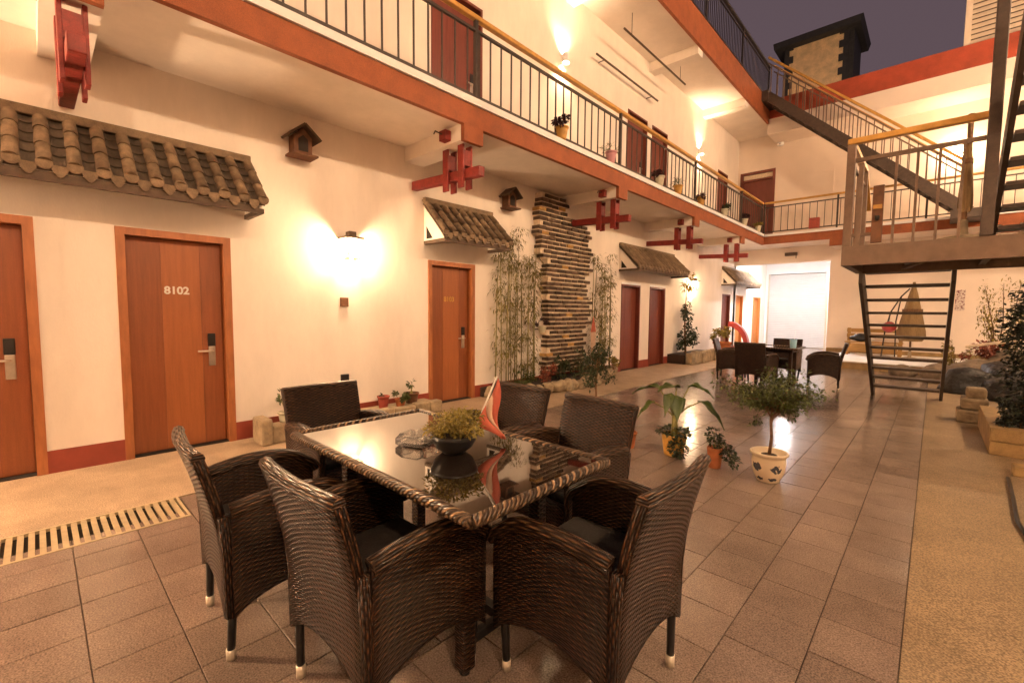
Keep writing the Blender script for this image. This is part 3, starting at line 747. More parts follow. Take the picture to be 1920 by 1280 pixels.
# second flight, climbing on from the landing
FXA, FXB = .40, 1.30
for xx in (FXA, FXB):
    MB().prism([(7.25, LZ+.0), (7.05, LZ+.0), (4.2, LZ+2.32), (4.2, LZ+2.6), (7.25, LZ+.18)], lambda u, v, q: (q, u, v), xx-.02, xx+.02).build('stringer', 'steel', st)
tr2 = MB().box(-.425, .425, -.135, .135, -.018, .018).mesh('tread', 'steel')
for k in range(1, 14): piece('tread', tr2, st, ((FXA+FXB)/2, 7.12 - .214*k, LZ + .174*k))
# far flight from the second to the third floor
us = thing('upper_staircase', (-1.9, 15.6, DECK), 'straight railed flight climbing to the third floor in front of the cross building', 'staircase')
A0, A1 = V((-3.95, 15.55, 7.80)), V((.45, 15.55, DECK-.06)); dv = A1-A0
for yy in (15.12, 15.75):
    o_ = V((0, yy-15.55, 0)); MB().bar(A0+o_, A1+o_, .05, .24).build('stringer', 'steel', us)
tr3 = MB().box(-.14, .14, -.29, .29, -.02, .02).mesh('tread', 'steel')
for k in range(1, 21): piece('tread', tr3, us, A0 + dv*(k/21) + V((0, -.115, .02)))
b3 = MB().box(-.011, .011, -.011, .011, 0, .86).mesh('baluster', 'stair')
for yy in (15.12, 15.75):
    o_ = V((0, yy-15.55, 0))
    MB().bar(A0+o_+V((0, 0, 1.08)), A1+o_+V((0, 0, 1.08)), .07, .055).build('handrail', 'gold', us)
    MB().bar(A0+o_+V((0, 0, .92)), A1+o_+V((0, 0, .92)), .03, .03).build('top_rail', 'stair', us)
    for k in range(25): piece('baluster', b3, us, A0 + o_ + dv*((k+.5)/25) + V((0, 0, .08)))
MB().box(-4.09, -3.90, 15.05, 15.95, 7.66, 7.94).build('head_plate', 'steel', us)
MB().box(.15, .75, 15.05, 15.98, DECK-.2, DECK-.0).build('foot_landing', 'steel', us)

# ================================================================== SKY-LINE
tw = thing('roof_tower', (-5.1, 28.7, 8), 'small tan rooftop tower with dark toothed corners and a dark eave', 'tower')
MB().box(-6.45, -3.85, 28, 30.4, 7.9, 15.3).build('wall', 'towerwall', tw)
qm = MB().box(-.2, .2, -.06, .06, -.16, .16).mesh('quoin', 'towerdk'); qm2 = MB().box(-.11, .11, -.055, .055, -.16, .16).mesh('quoin', 'towerdk')
for k in range(20):
    for xc in (-6.40, -3.90):
        s = 1 if xc < -5 else -1
        piece('quoin', qm if k % 2 else qm2, tw, (xc + s*(.06 if k % 2 else -.03), 27.985, 9.2 + k*.325))
rf = MB().prism([(-6.95, 15.3), (-3.3, 15.3), (-3.2, 15.62), (-7.0, 15.62)], lambda u, v, q: (u, q, v), 27.5, 30.9)
rf.build('roof', 'towerdk', tw)
MB().bar((-3.6, 27.6, 15.35), (-3.0, 28.6, 13.9), .25, .35).build('eave_brace', 'towerdk', tw) if False else None
MB().box(-3.84, -3.55, 28.0, 30.4, 7.9, 15.3).build('side_pier', 'towerdk', tw)
lv = thing('louvre_screen', (.9, 16.2, 7.98), 'pale louvred screen standing on the red roof parapet', 'louvre screen')
MB().box(.17, .29, 16.1, 16.25, 7.985, 11).build('post', 'louvre', lv)
MB().box(.29, 2.2, 16.2, 16.24, 7.985, 11).build('backing', 'rtimber', lv)
ls = MB().prism([(0, 0), (.05, -.03), (.06, -.02), (.01, .075)], lambda u, v, q: (q, -u, v), 0, 1.9).mesh('slat', 'louvre')
for k in range(24): piece('slat', ls, lv, (.292, 16.195, 8.08 + k*.12))

# ================================================================== BIRDHOUSES, SWITCHES, SMALL WALL THINGS
def birdhouse(y, z, s, label):
    t = thing('birdhouse', (WX, y, z), label, 'birdhouse', 'wooden birdhouses on the wall'); OFF[t.name] = V((0, 0, 0)); t.scale = (s, s, s)
    MB().prism([(-.085, 0), (.085, 0), (.085, .17), (0, .25), (-.085, .17)], lambda u, v, q: (q, u, v), 0, .13).build('box', 'birdwood', t, bevel=.004)
    MB().box(0, .19, -.12, .12, -.018, -.0005).build('floor', 'birdwood', t)
    for sg in (-1, 1):
        MB().bar((0.095, 0, .272), (0.095, sg*.15, .145), .2, .02, up=(0, sg*.65, .76)).build('roof', 'rtimber', t)
    MB().prism([(-.045, .03), (.045, .03), (.045, .14), (0, .18), (-.045, .14)], lambda u, v, q: (q, u, v), .1305, .136).build('opening', 'dark', t)
birdhouse(2.10, 3.08, 1.15, 'small wooden birdhouse on the wall above the lit lantern')
birdhouse(5.46, 3.08, 1.15, 'small wooden birdhouse on the wall beside the brick column')
tag(MB().box(WX, WX+.025, 2.56, 2.66, 1.42, 1.53).build('switch_box', 'birdwood', bevel=.004), 'small dark square switch box on the wall below the lantern', 'switch box')
tag(MB().box(WX, WX+.03, 2.55, 2.65, .48, .585).build('socket_box', 'black', bevel=.004), 'small black socket box low on the wall above the left planter', 'socket box')
def rod(x, y0, y1, z, top, label):
    t = thing('drying_pole', (x, (y0+y1)/2, z), label, 'drying pole')
    MB().tube([(x, y0, z), (x, y1, z)], .02, 8).build('pole', 'rtimber', t, smooth=True)
    for yy in (y0+.3, y1-.3):
        if top: MB().tube([(x, yy, z), (x, yy, 7.352)], .006, 6).build('hanger', 'rail', t)
        else: MB().tube([(x, yy, z), (WX, yy, z)], .01, 6).build('hanger', 'rail', t)
rod(-5.15, 7.85, 10.55, 6.48, False, 'thin dark drying pole fixed along the upper wall')
rod(-4.72, 8.15, 11.1, 6.92, True, 'thin dark drying pole hanging from the upper balcony ceiling')
sc = thing('security_camera', (-4.0, FARY, 6.98), 'small white dome camera on the upper cross building wall', 'camera')
MB().lathe([(.02, 0), (.09, .01), (.1, .05), (.1, .09)], 14, (-4.0, FARY-.1, 6.90)).build('dome', 'white', sc, smooth=True)
MB().box(-4.04, -3.96, FARY-.1, FARY, 6.97, 7.01).build('arm', 'white', sc)
MB().lathe([(.01, -.02), (.03, 0), (.03, .02)], 10, (-4.0, FARY-.17, 6.93)).build('lens', 'black', sc)
ps = tag(MB().box(.38, .57, FARY-.02, FARY-.001, 1.5, 2.06).build('wall_poster', 'poster', bevel=.002), 'small upright printed poster on the far wall behind the stairs', 'poster')
fx = thing('wall_fixture', (-3.55, FARY, 3.33), 'small dark fixture on the beam above the passage mouth', 'fixture')
MB().box(-3.72, -3.38, FARY-.12, FARY, 3.28, 3.38).build('box', 'rtimber', fx)
MB().box(-3.40, -3.38, FARY-.14, FARY-.12, 3.18, 3.36).build('bracket', 'rtimber', fx)

# ================================================================== WICKER CHAIRS
def armchair(label):
    t = thing('wicker_armchair', (0, 0, 0), label, 'armchair', 'dark wicker armchairs')
    def back(u, v):
        x = (u-.5)*(.50 + .03*v); c = 1-(2*u-1)**2
        zlow = .19 + .085*max(0, c)**.8
        z = zlow + (.83-zlow)*v
        y = -.235 - .085*max(0, (z-.40)/.43)**1.6 + .0*c - .02*c*v
        return V((x, y, z))
    MB().sheet(back, 10, 16, .038, .52, .64).build('backrest', 'wicker', t, smooth=True)
    rim = [back(i/12, 1) for i in range(13)]
    MB().tube([p + V((0, 0, .004)) for p in rim], .0235, 8).build('back_rim', 'wicker_rim', t, smooth=True)
    for s in (-1, 1):
        def side(u, v, s=s):
            y = -.225 + .475*u
            top = .605 + .03*math.sin(PI*min(1, u*1.1)) - .055*max(0, (u-.72)/.28)**2
            low = .19 + .085*max(0, 1-(2*u-1)**2)**.8
            z = low + (top-low)*v
            x = s*(.262 + .012*v*math.sin(PI*u))
            return V((x, y, z)) if s > 0 else V((x, y, z))
        m = MB().sheet(side if s > 0 else (lambda u, v: side(1-u, v)), 14, 10, .036, .475, .42)
        m.build('side_panel', 'wicker', t, smooth=True)
        pts = [side(i/12, 1) + V((0, 0, .008)) for i in range(13)]
        pts.append(pts[-1] + V((0, .018, -.03)))
        ar = MB().tube(pts, .028, 10)
        for p in ar.v: p.x = s*.268 + (p.x - s*.268)*1.15
        ar.build('armrest', 'wicker_rim', t, smooth=True)
    def front(u, v):
        c = 1-(2*u-1)**2; low = .20 + .08*max(0, c)**.8
        return V(((.5-u)*.49, .235, low + (.415-low)*v))
    MB().sheet(front, 8, 4, .03, .49, .2).build('front_apron', 'wicker', t, smooth=True)
    MB().box(-.243, .243, -.21, .218, .385, .42).build('seat', 'wicker', t)
    MB().box(-.235, .235, -.2, .225, .421, .462).build('cushion', 'cushion', t, bevel=.016)
    for sx in (-1, 1): MB().tube([(sx*.256, -.232, .195), (sx*.256, -.236, .42), (sx*.262, -.25, .60)], .022, 8).build('corner_post', 'wicker', t, smooth=True)
    for sx in (-1, 1):
        for sy in (-1, 1):
            lg = MB().tube([(sx*.245, sy*.222, .40), (sx*.238, sy*.226, .18), (sx*.222, sy*.232, .022)], [.0165, .0165, .0145], 10).build('leg', 'black', t, smooth=True)
            MB().tube([(sx*.222, sy*.232, .045), (sx*.2205, sy*.2325, 0)], [.0175, .0165], 10).build('foot_cap', 'cap', lg, smooth=True)
    return t
ch = armchair('dark wicker armchair on the long side of the dining table, near the drain grate')
def chair(x, y, rot, label, first=False):
    c = ch if first else copy_tree(ch)
    c.location = (x, y, 0); c.rotation_euler = (0, 0, rot); c['label'] = label
    return c
chair(-2.16, .72, rad(-4), 'dark wicker armchair at the long side of the dining table, nearer the drain grate', True)
chair(-1.46, .87, rad(2), 'dark wicker armchair at the dining table between the drain-side chair and the door-facing chair')
chair(-.91, 1.42, PI/2 + rad(2), 'dark wicker armchair at the short end of the dining table, facing the numbered doors')
chair(-2.83, 1.38, -PI/2 + rad(1), 'dark wicker armchair at the short end of the dining table, backing onto the lantern wall')
chair(-2.15, 2.05, PI + rad(-1), 'dark wicker armchair behind the pink pennant at the dining table')
chair(-1.5, 2.02, PI + rad(-6), 'dark wicker armchair at the dining table closest to the small potted plants')
chair(-2.36, 9.12, rad(-8), 'dark wicker armchair at the small distant table, its back to the dining table')
chair(-2.98, 9.75, -PI/2 + rad(10), 'dark wicker armchair at the small distant table, on the side of the stone planter')
chair(-2.22, 10.50, PI, 'dark wicker armchair at the small distant table, on the side of the passage')
chair(-1.46, 10.05, PI/2 + rad(8), 'dark wicker armchair at the small distant table, on the side of the steel stairs')

# ================================================================== TABLES
def table(x0, x1, y0, y1, label, far=False):
    cx, cy = (x0+x1)/2, (y0+y1)/2
    t = thing('far_table' if far else 'dining_table', (cx, cy, 0), label, 'table')
    H = .745; rw = .042
    glassm = 'glasstop'
    MB().box(x0+rw, x1-rw, y0+rw, y1-rw, H-.016, H-.004).build('glass_top', glassm, t)
    # woven rim: four tubes mitred by overlap at the corners
    for (a, b) in (((x0+.022, y0+.022), (x1-.022, y0+.022)), ((x1-.022, y0+.022), (x1-.022, y1-.022)), ((x1-.022, y1-.022), (x0+.022, y1-.022)), ((x0+.022, y1-.022), (x0+.022, y0+.022))):
        pts = [V((a[0] + (b[0]-a[0])*k/10, a[1] + (b[1]-a[1])*k/10, H-.012)) for k in range(11)]
        m = MB().tube(pts, .0225, 10)
        for p in m.v: p.z = min(p.z, H+.006)
        m.build('rim', 'wicker_rope', t, smooth=True)
    ap = .08
    for (a, b, c, d_) in ((x0+.09, x1-.09, y0+.09, y0+.12), (x0+.09, x1-.09, y1-.12, y1-.09), (x0+.09, x0+.12, y0+.121, y1-.121), (x1-.12, x1-.09, y0+.121, y1-.121)):
        MB().box(a, b, c, d_, H-.085, H-.036).build('apron', 'wicker', t)
    lx = .26 if not far else .14
    for sx in (x0+lx, x1-lx):
        for sy in (y0+.2, y1-.2):
            MB().box(sx-.03, sx+.03, sy-.03, sy+.03, .02, H-.0165).build('leg', 'wicker', t, bevel=.008)
            MB().tube([(sx, sy, .02), (sx, sy, 0)], .02, 10).build('foot_cap', 'black', t)
    MB().box(x0+lx+.016, x1-lx-.016, cy-.02, cy+.02, .10, .14).build('stretcher', 'black', t)
    for sx in (x0+lx, x1-lx): MB().box(sx-.015, sx+.015, y0+.232, y1-.232, .102, .138).build('stretcher', 'black', t)
    return t
table(-2.40, -.98, .87, 1.69, 'long dining table with smoked glass top and woven rim')
table(-2.62, -1.78, 9.42, 10.2, 'small glass-topped wicker table in the distance ringed by four chairs', True)

# on the dining table
at = thing('glass_ashtray', (-1.78, 1.24, .741), 'square cut-glass ashtray on the dining table', 'ashtray')
a0 = .08; h0 = .052
m = MB(); rr = [(a0*.86, 0), (a0, .01), (a0, h0-.006), (a0*.96, h0), (a0*.74, h0), (a0*.66, .016), (a0*.4, .014)]
b0 = 0
for (r_, z_) in rr:
    for j in range(24):
        q = 2*PI*j/24 + .35; k_ = max(abs(math.cos(q-.35)), abs(math.sin(q-.35))); k_ = 1/(k_*.9+.1)
        notch = .012 if (z_ >= h0-.007 and j % 6 == 3) else 0
        m.v.append(V((-1.78 + r_*k_*math.cos(q), 1.24 + r_*k_*math.sin(q), .741 + z_ - notch)))
for i in range(len(rr)-1):
    for j in range(24): m.face((i*24+j, i*24+(j+1) % 24, (i+1)*24+(j+1) % 24, (i+1)*24+j))
m.face(list(range(24))[::-1]); m.face([(len(rr)-1)*24+j for j in range(24)])
m.build('tray', 'glass', at)
MB().tube([(-1.80, 1.24, .762), (-1.73, 1.27, .766)], .004, 6).build('cigarette_stub', 'string', at)

# ------------------------------------------------------------------ foliage helpers
def rvec(r): 
    while True:
        v = V((r.uniform(-1, 1), r.uniform(-1, 1), r.uniform(-1, 1)))
        if .05 < v.length < 1: return v
def clump(mb, c, rx, ry, rz, n, L, Wd, rng, droop=.3, shell=.5, clumps=0):
    cs = [rvec(rng) for _ in range(clumps)] if clumps else None
    for _ in range(n):
        if cs:
            v = cs[rng.randrange(len(cs))]*.8 + rvec(rng)*.33
        else:
            v = rvec(rng); v = v.normalized()*(v.length**(1-shell))
        p = V(c) + V((v.x*rx, v.y*ry, v.z*rz))
        d = V((v.x, v.y, v.z*.5)) + rvec(rng)*.8
        s = rng.uniform(.6, 1.25)
        mb.leaf(p, d, rvec(rng) + V((0, 0, 1.2)), L*s, Wd*s, droop*rng.uniform(.3, 1.5))
    return mb
def pot(t, c, r, h, mat, rim=True, taper=.72, belly=0):
    x, y, z = c
    pr_ = [(r*taper*.94, 0), (r*taper, .006)]
    for k in range(1, 7):
        q = k/7; pr_.append((r*(taper + (1-taper)*q) + belly*math.sin(PI*q), h*q))
    if rim: pr_ += [(r*.99, h*.86), (r*1.07, h*.87), (r*1.08, h*.99), (r*1.02, h), (r*.93, h), (r*.9, h*.88)]
    else: pr_ += [(r, h), (r*.9, h), (r*.88, h*.9)]
    MB().lathe(pr_, 22, (x, y, z)).build('pot', mat, t, smooth=True)
    MB().lathe([(r*.2, h*.87), (r*.89, h*.87), (r*.5, h*.9), (r*.05, h*.905)], 16, (x, y, z)).build('soil', 'soil', t)
def potplant(name, c, r, h, mat, label, leafmat, n, size, crown, cat='potted plant', group=None, seed=1, stem=True, L=.05, Wd=.03, taper=.72, belly=0, clumps=5):
    t = thing(name, c, label, cat, group); rng = random.Random(seed)
    pot(t, c, r, h, mat, taper=taper, belly=belly)
    cc = V(c) + V(crown)
    if stem:
        for k in range(4):
            tip = cc + rvec(rng)*size[0]*.6
            MB().tube([V(c) + V((rng.uniform(-.2, .2)*r, rng.uniform(-.2, .2)*r, h*.86)), (V(c)+V((0, 0, h)) + tip)/2, tip], [.005, .004, .002], 5).build('stem', 'stemgreen', t)
    stuff(clump(MB(), cc, *size, n, L, Wd, rng, clumps=clumps).build('foliage', leafmat, t))
    return t

# bowl of greenery and pennant on the table
bw = thing('plant_bowl', (-1.56, 1.28, .741), 'black bowl of fine yellow-green foliage on the dining table', 'potted plant')
MB().lathe([(.05, 0), (.055, .006), (.085, .03), (.105, .07), (.11, .085), (.102, .088), (.095, .07)], 24, (-1.56, 1.28, .741)).build('bowl', 'black', bw, smooth=True)
MB().lathe([(.02, .07), (.098, .07), (.05, .078), (.01, .08)], 16, (-1.56, 1.28, .741)).build('soil', 'soil', bw)
rg = random.Random(5)
stm = MB(); 
for k in range(40):
    a = rg.uniform(0, 2*PI); q = rg.uniform(.02, .13); tip = V((-1.56 + q*math.cos(a), 1.28 + q*math.sin(a), .741 + rg.uniform(.13, .23) - q*.3))
    stm.tube([(-1.56 + q*.4*math.cos(a), 1.28 + q*.4*math.sin(a), .81), tip], .0016, 4, False)
stuff(stm.build('stems', 'stemgreen', bw))
stuff(clump(MB(), (-1.56, 1.28, .87), .15, .15, .075, 1300, .026, .011, rg, clumps=26).build('foliage', 'leaf_yl', bw))
pn_ = thing('table_pennant', (-1.50, 1.38, .82), 'pink triangular pennant on a thin stick stuck in the table plant bowl', 'pennant')
p0, p1 = V((-1.54, 1.37, .80)), V((-1.51, 1.5, 1.065))
MB().tube([p0, p1], .004, 6).build('stick', 'string', pn_)
def flagmesh(t, A, B, T, bands, wob=.012):
    n = 10
    for (q0, q1, mm) in bands:
        m = MB()
        for i in range(n+1):
            for j in (0, 1, 2):
                q = q0 + (q1-q0)*j/2
                s = i/n; P0 = A.lerp(B, q); p = P0.lerp(T, s)
                p = p + V((wob*math.sin(s*7+q*3), wob*math.sin(s*5+1+q*4), -.04*s*(1-s)))
                m.v.append(p)
        for i in range(n):
            for j in (0, 1): m.face((i*3+j, i*3+j+1, (i+1)*3+j+1, (i+1)*3+j))
        o = m.build('cloth', mm, t, smooth=True)
        so = o.modifiers.new('thickness', 'SOLIDIFY'); so.thickness = .0015
flagmesh(pn_, p1, p0.lerp(p1, .22), V((-1.49, 1.525, .765)), ((0, .38, 'flag'), (.36, .60, 'flag_w'), (.62, 1, 'flag')))

# ================================================================== POTTED PLANTS ON THE PAVING
# small tree in the ink-printed pot
tp = thing('potted_tree', (-.94, 4.12, 0), 'small wide-crowned tree in a cream glazed pot with ink motifs', 'potted tree')
MB().lathe([(.085, 0), (.088, .012), (.092, .02), (.106, .05), (.120, .10), (.127, .16), (.123, .20), (.125, .21), (.142, .225), (.144, .24), (.136, .245), (.118, .24), (.114, .215)], 32, (-.94, 4.12, 0)).build('pot', 'potprint', tp, smooth=True, loc=(-.94, 4.12, 0))
MB().lathe([(.02, .205), (.116, .205), (.06, .215), (.01, .22)], 20, (-.94, 4.12, 0)).build('soil', 'soil', tp)
rg = random.Random(21); fol = MB(); T0 = V((-.94, 4.12, .2))
top = V((-.93, 4.12, .60))
MB().tube([T0, T0.lerp(top, .4) + V((.008, 0, 0)), T0.lerp(top, .75) + V((-.006, 0, 0)), top], [.014, .012, .011, .010], 8).build('trunk', 'bark', tp, smooth=True)
for k in range(17):
    a = 2*PI*k/17 + rg.uniform(-.2, .2); q = rg.uniform(.14, .37); zt = rg.uniform(.60, .86) - (.06 if q > .3 else 0)
    tip = V((-.93 + q*math.cos(a)*1.06, 4.12 + q*math.sin(a), zt)); st0 = T0.lerp(top, rg.uniform(.72, 1.0))
    mid = st0.lerp(tip, .5) + V((0, 0, .05))
    MB().tube([st0, mid, tip], [.006, .004, .002], 5).build('branch', 'bark', tp)
    for j in range(170):
        s = rg.uniform(.3, 1.12); p = (st0.lerp(mid, s*2) if s < .5 else mid.lerp(tip, s*2-1)) + rvec(rg)*(.055 + .045*s)
        fol.leaf(p, rvec(rg) + V((math.cos(a), math.sin(a), .1))*.6, rvec(rg) + V((0, 0, 1.3)), rg.uniform(.026, .05), rg.uniform(.013, .024), .3)
for (dx, dz) in ((-.13, .46), (.13, .55), (-.10, .49)):
    for j in range(22): fol.leaf(V((-.93+dx, 4.12, dz)) + rvec(rg)*.04, rvec(rg), (0, 0, 1), .035, .018)
stuff(fol.build('crown', 'leaf', tp))
# flower pot leaning plant
t = thing('potted_plant', (-1.37, 4.12, 0), 'small terracotta pot with a leafy plant sprawling over one side', 'potted plant', 'small pots on the paving')
pot(t, (-1.37, 4.12, 0), .068, .185, 'terra', rim=False, taper=.74); rg = random.Random(31); m = MB()
for (dx, dz, n) in ((-.01, .30, 70), (.01, .24, 80), (.07, .20, 90), (.12, .14, 110), (.16, .10, 60)):
    clump(m, (-1.37+dx, 4.11, dz), .055, .055, .05, n, .036, .022, rg)
stuff(m.build('foliage', 'leaf_dk', t))
for tip in ((-1.385, 4.12, .32), (-1.30, 4.1, .2), (-1.23, 4.1, .14)): MB().tube([(-1.37, 4.12, .16), ((-1.37+tip[0])/2, 4.115, max(.22, tip[2])), tip], .004, 5).build('stem', 'stemgreen', t)
# elephant-ear plant
t = thing('elephant_ear_plant', (-1.79, 4.22, 0), 'large-leaved elephant ear plant in a worn orange pot', 'potted plant')
pot(t, (-1.79, 4.22, 0), .118, .205, 'yellowpot', rim=False, taper=.76)
rg = random.Random(41); base = V((-1.79, 4.22, .2))
MB().tube([base + V((0, 0, -.02)), base + V((.005, 0, .09)), base + V((-.005, 0, .19))], [.034, .030, .022], 10).build('trunk', 'stemgreen', t, smooth=True)
def bigleaf(t, root, knee, hang, L, Wd, curl=.5):
    root = V(root); knee = V(knee); d = V(hang).normalized()
    MB().tube([root, root.lerp(knee, .5) + V((0, 0, .02)), knee], [.009, .007, .005], 6).build('stalk', 'stemgreen', t, smooth=True)
    sd = d.cross(V((0, 0, 1)));
    if sd.length < .1: sd = V((1, 0, 0))
    sd.normalize(); m = MB(); n = 8; prof = [.0, .72, 1.0, .98, .86, .68, .46, .22, .0]
    for i in range(n+1):
        s = i/n; c = knee + d*L*(s-.12) + V((0, 0, -curl*L*s*s))
        for j in (-2, -1, 0, 1, 2):
            w = prof[i]*Wd/2*j/2; fold = abs(j)/2*prof[i]*Wd*.16
            m.v.append(c + sd*w + V((0, 0, fold - .012*math.sin(s*14)*(abs(j) == 2))))
    for i in range(n):
        for j in range(4): m.face((i*5+j, i*5+j+1, (i+1)*5+j+1, (i+1)*5+j))
    o = m.build('leaf', 'leaf_big', t, smooth=True); so = o.modifiers.new('thickness', 'SOLIDIFY'); so.thickness = .002
hb = base + V((0, 0, .17))
bigleaf(t, hb, hb + V((-.16, -.02, .27)), (-1, -.2, .1), .30, .17, .35)
bigleaf(t, hb, hb + V((-.19, -.08, .13)), (-.6, -.5, -.5), .20, .15, .3)
bigleaf(t, hb, hb + V((.02, -.03, .30)), (-.3, -.6, .15), .25, .17, .3)
bigleaf(t, hb, hb + V((.12, .04, .31)), (.9, .2, .15), .25, .17, .5)
bigleaf(t, hb, hb + V((.25, -.02, .19)), (1, -.1, -.1), .26, .13, .75)
bigleaf(t, hb, hb + V((.04, -.05, .20)), (.25, -.5, -.9), .22, .15, .2)
bigleaf(t, hb, hb + V((-.02, -.06, .22)), (-.1, -.5, -.9), .20, .13, .2)
m = MB(); clump(m, (-1.79, 4.2, .235), .15, .13, .04, 190, .045, .03, rg); clump(m, (-1.70, 4.10, .10), .085, .06, .08, 170, .04, .028, rg)
stuff(m.build('ground_leaves', 'leaf_dk', t))
potplant('potted_plant', (-2.22, 4.12, 0), .078, .165, 'terra', 'small orange pot with a low dark plant behind an armchair', 'leaf_dk', 120, (.09, .08, .05), (-.03, 0, .20), seed=51, group='small pots on the paving', L=.045, Wd=.028)
# little tree behind the chairs
tp = thing('potted_tree', (-2.95, 4.62, 0), 'slender dark-leaved little tree in a terracotta pot behind the armchairs', 'potted tree')
pot(tp, (-2.95, 4.62, 0), .11, .2, 'terra'); rg = random.Random(61); fol = MB()
MB().tube([(-2.95, 4.62, .17), (-2.94, 4.62, .4), (-2.95, 4.62, .62), (-2.94, 4.63, .8)], [.013, .011, .009, .006], 8).build('trunk', 'bark', tp, smooth=True)
for k in range(14):
    a = rg.uniform(0, 2*PI); q = rg.uniform(.08, .27); st0 = V((-2.945, 4.62, rg.uniform(.45, .8))); tip = V((-2.95 + q*math.cos(a), 4.62 + q*math.sin(a), rg.uniform(.52, 1.0)))
    MB().tube([st0, st0.lerp(tip, .5) + V((0, 0, .03)), tip], [.005, .004, .002], 5).build('branch', 'bark', tp)
    for j in range(60):
        p = st0.lerp(tip, rg.uniform(.25, 1.1)) + rvec(rg)*.065
        fol.leaf(p, rvec(rg) + V((math.cos(a), math.sin(a), 0))*.5, rvec(rg) + V((0, 0, 1.2)), rg.uniform(.03, .055), rg.uniform(.016, .028), .3)
stuff(fol.build('crown', 'leaf_dk', tp))

# ================================================================== PLANTERS ALONG THE WALL
def rockmesh(mb, c, r, rng, sq=(1, 1, .7)):
    bm = bmesh.new(); bmesh.ops.create_icosphere(bm, subdivisions=3, radius=1)
    ph = [rng.uniform(0, 6) for _ in range(6)]
    for v in bm.verts:
        k = 1 + .16*math.sin(v.co.x*3+ph[0]) + .14*math.sin(v.co.y*4+ph[1]) + .12*math.sin(v.co.z*4+ph[2]) + rng.uniform(-.025, .025) + .05*math.sin(v.co.x*11+ph[3])*math.sin(v.co.y*9+ph[4]) + .04*math.sin(v.co.z*13+ph[5])
        v.co = V((v.co.x*r*sq[0], v.co.y*r*sq[1], v.co.z*r*sq[2]))*k + V(c)
    bm.verts.ensure_lookup_table(); mb.add([v.co.copy() for v in bm.verts], [[q.index for q in f.verts] for f in bm.faces]); bm.free(); return mb
rr_ = random.Random(71)
pl = thing('stone_planter', (-5.12, 2.6, 0), 'low stone ledge planter along the wall under the lantern', 'planter')
y = 1.62
while y < 3.78:
    w = rr_.uniform(.2, .32); w = min(w, 3.80-y)
    MB().box(-4.98 + rr_.uniform(-.015, .015), -4.86 + rr_.uniform(-.015, .02), y, y+w-.012, 0, .16 + rr_.uniform(-.02, .03)).build('stone', 'stone', pl, bevel=.02)
    y += w
MB().box(-5.29, -4.985, 1.62, 3.78, 0, .125).build('bed', 'stone', pl)
MB().box(-5.12, -4.84, 1.50, 1.615, 0, .27).build('end_stone', 'stone', pl, bevel=.025)
potplant('potted_plant', (-5.08, 1.83, .126), .085, .15, 'palepot', 'yellowish pot with a sprig plant at the end of the ledge planter', 'leaf', 60, (.10, .09, .12), (-.02, -.03, .27), seed=72)
potplant('potted_plant', (-5.10, 3.02, .126), .075, .16, 'redpot', 'plain red pot standing alone on the ledge planter', 'leaf_dk', 12, (.05, .04, .02), (0, 0, .16), seed=73, stem=False)
potplant('potted_plant', (-5.05, 3.24, .126), .07, .10, 'terra', 'bushy dark plant hiding its pot on the ledge planter', 'leaf', 260, (.13, .12, .10), (0, 0, .12), seed=74, stem=False, L=.04, Wd=.03)
potplant('potted_plant', (-5.14, 3.47, .126), .10, .14, 'birdwood', 'wide brown pot with a tiny seedling on the ledge planter', 'leaf', 40, (.06, .05, .06), (0, 0, .26), seed=75)
pl2 = thing('rock_edged_bed', (-4.9, 6.6, 0), 'curved rock-edged planting bed at the foot of the brick column', 'planting bed')
NB = 26
def bede(s):   # outer edge of the bed
    y = 4.88 + 4.1*s; return V((-5.22 + .62*math.sin(PI*min(1, s*1.08))**.7, y, 0))
for k in range(NB):
    s = (k+.5)/NB; p = bede(s); m = MB(); rockmesh(m, (p.x, p.y, .075 + rr_.uniform(-.01, .03)), rr_.uniform(.095, .13), rr_, (1, 1, .85)); m.build('rock', 'stone', pl2, smooth=True)
poly = [(WX+.005, 4.88)] + [(bede(k/30).x-.02, bede(k/30).y) for k in range(31)] + [(WX+.005, 8.98)]
MB().prism(poly, lambda u, v, q: (u, v, q), 0, .15).build('soil', 'soil', pl2)
def bush(c, r, mat, n, label, seed, L=.05, Wd=.028, clumps=9, group='low shrubs in the planting bed'):
    t = thing('shrub', c, label, 'shrub', group); rng = random.Random(seed); x, y, z = c
    for k in range(6):
        v = rvec(rng); MB().tube([(x + v.x*.03, y + v.y*.03, z - .02), (x + v.x*r[0]*.6, y + v.y*r[1]*.6, z + r[2]*(.9 + .5*v.z))], [.007, .003], 5).build('branch', 'bark', t)
    stuff(clump(MB(), (x, y, z + r[2]*.95), *r, n, L, Wd, rng, clumps=clumps, shell=.4).build('foliage', mat, t)); return t
bush((-5.0, 5.55, .14), (.16, .36, .13), 'leaf', 420, 'low green ground-cover shrub under the left bamboo', 81)
bush((-4.92, 6.15, .14), (.18, .28, .20), 'leaf_rd', 330, 'reddish leafed low shrub left of the brick column', 82)
bush((-4.95, 6.55, .14), (.17, .30, .26), 'leaf_dk', 520, 'dark rounded shrub in front of the brick column', 83)
bush((-4.90, 7.15, .14), (.19, .36, .26), 'leaf_dk', 620, 'wider dark shrub at the foot of the brick column', 84)
bush((-4.92, 7.85, .14), (.2, .36, .30), 'leaf_dk', 620, 'tall dark shrub right of the brick column', 85)
bush((-4.95, 8.45, .14), (.16, .26, .16), 'leaf_yl', 330, 'yellow-green low shrub at the bed end beside the dark doors', 86)
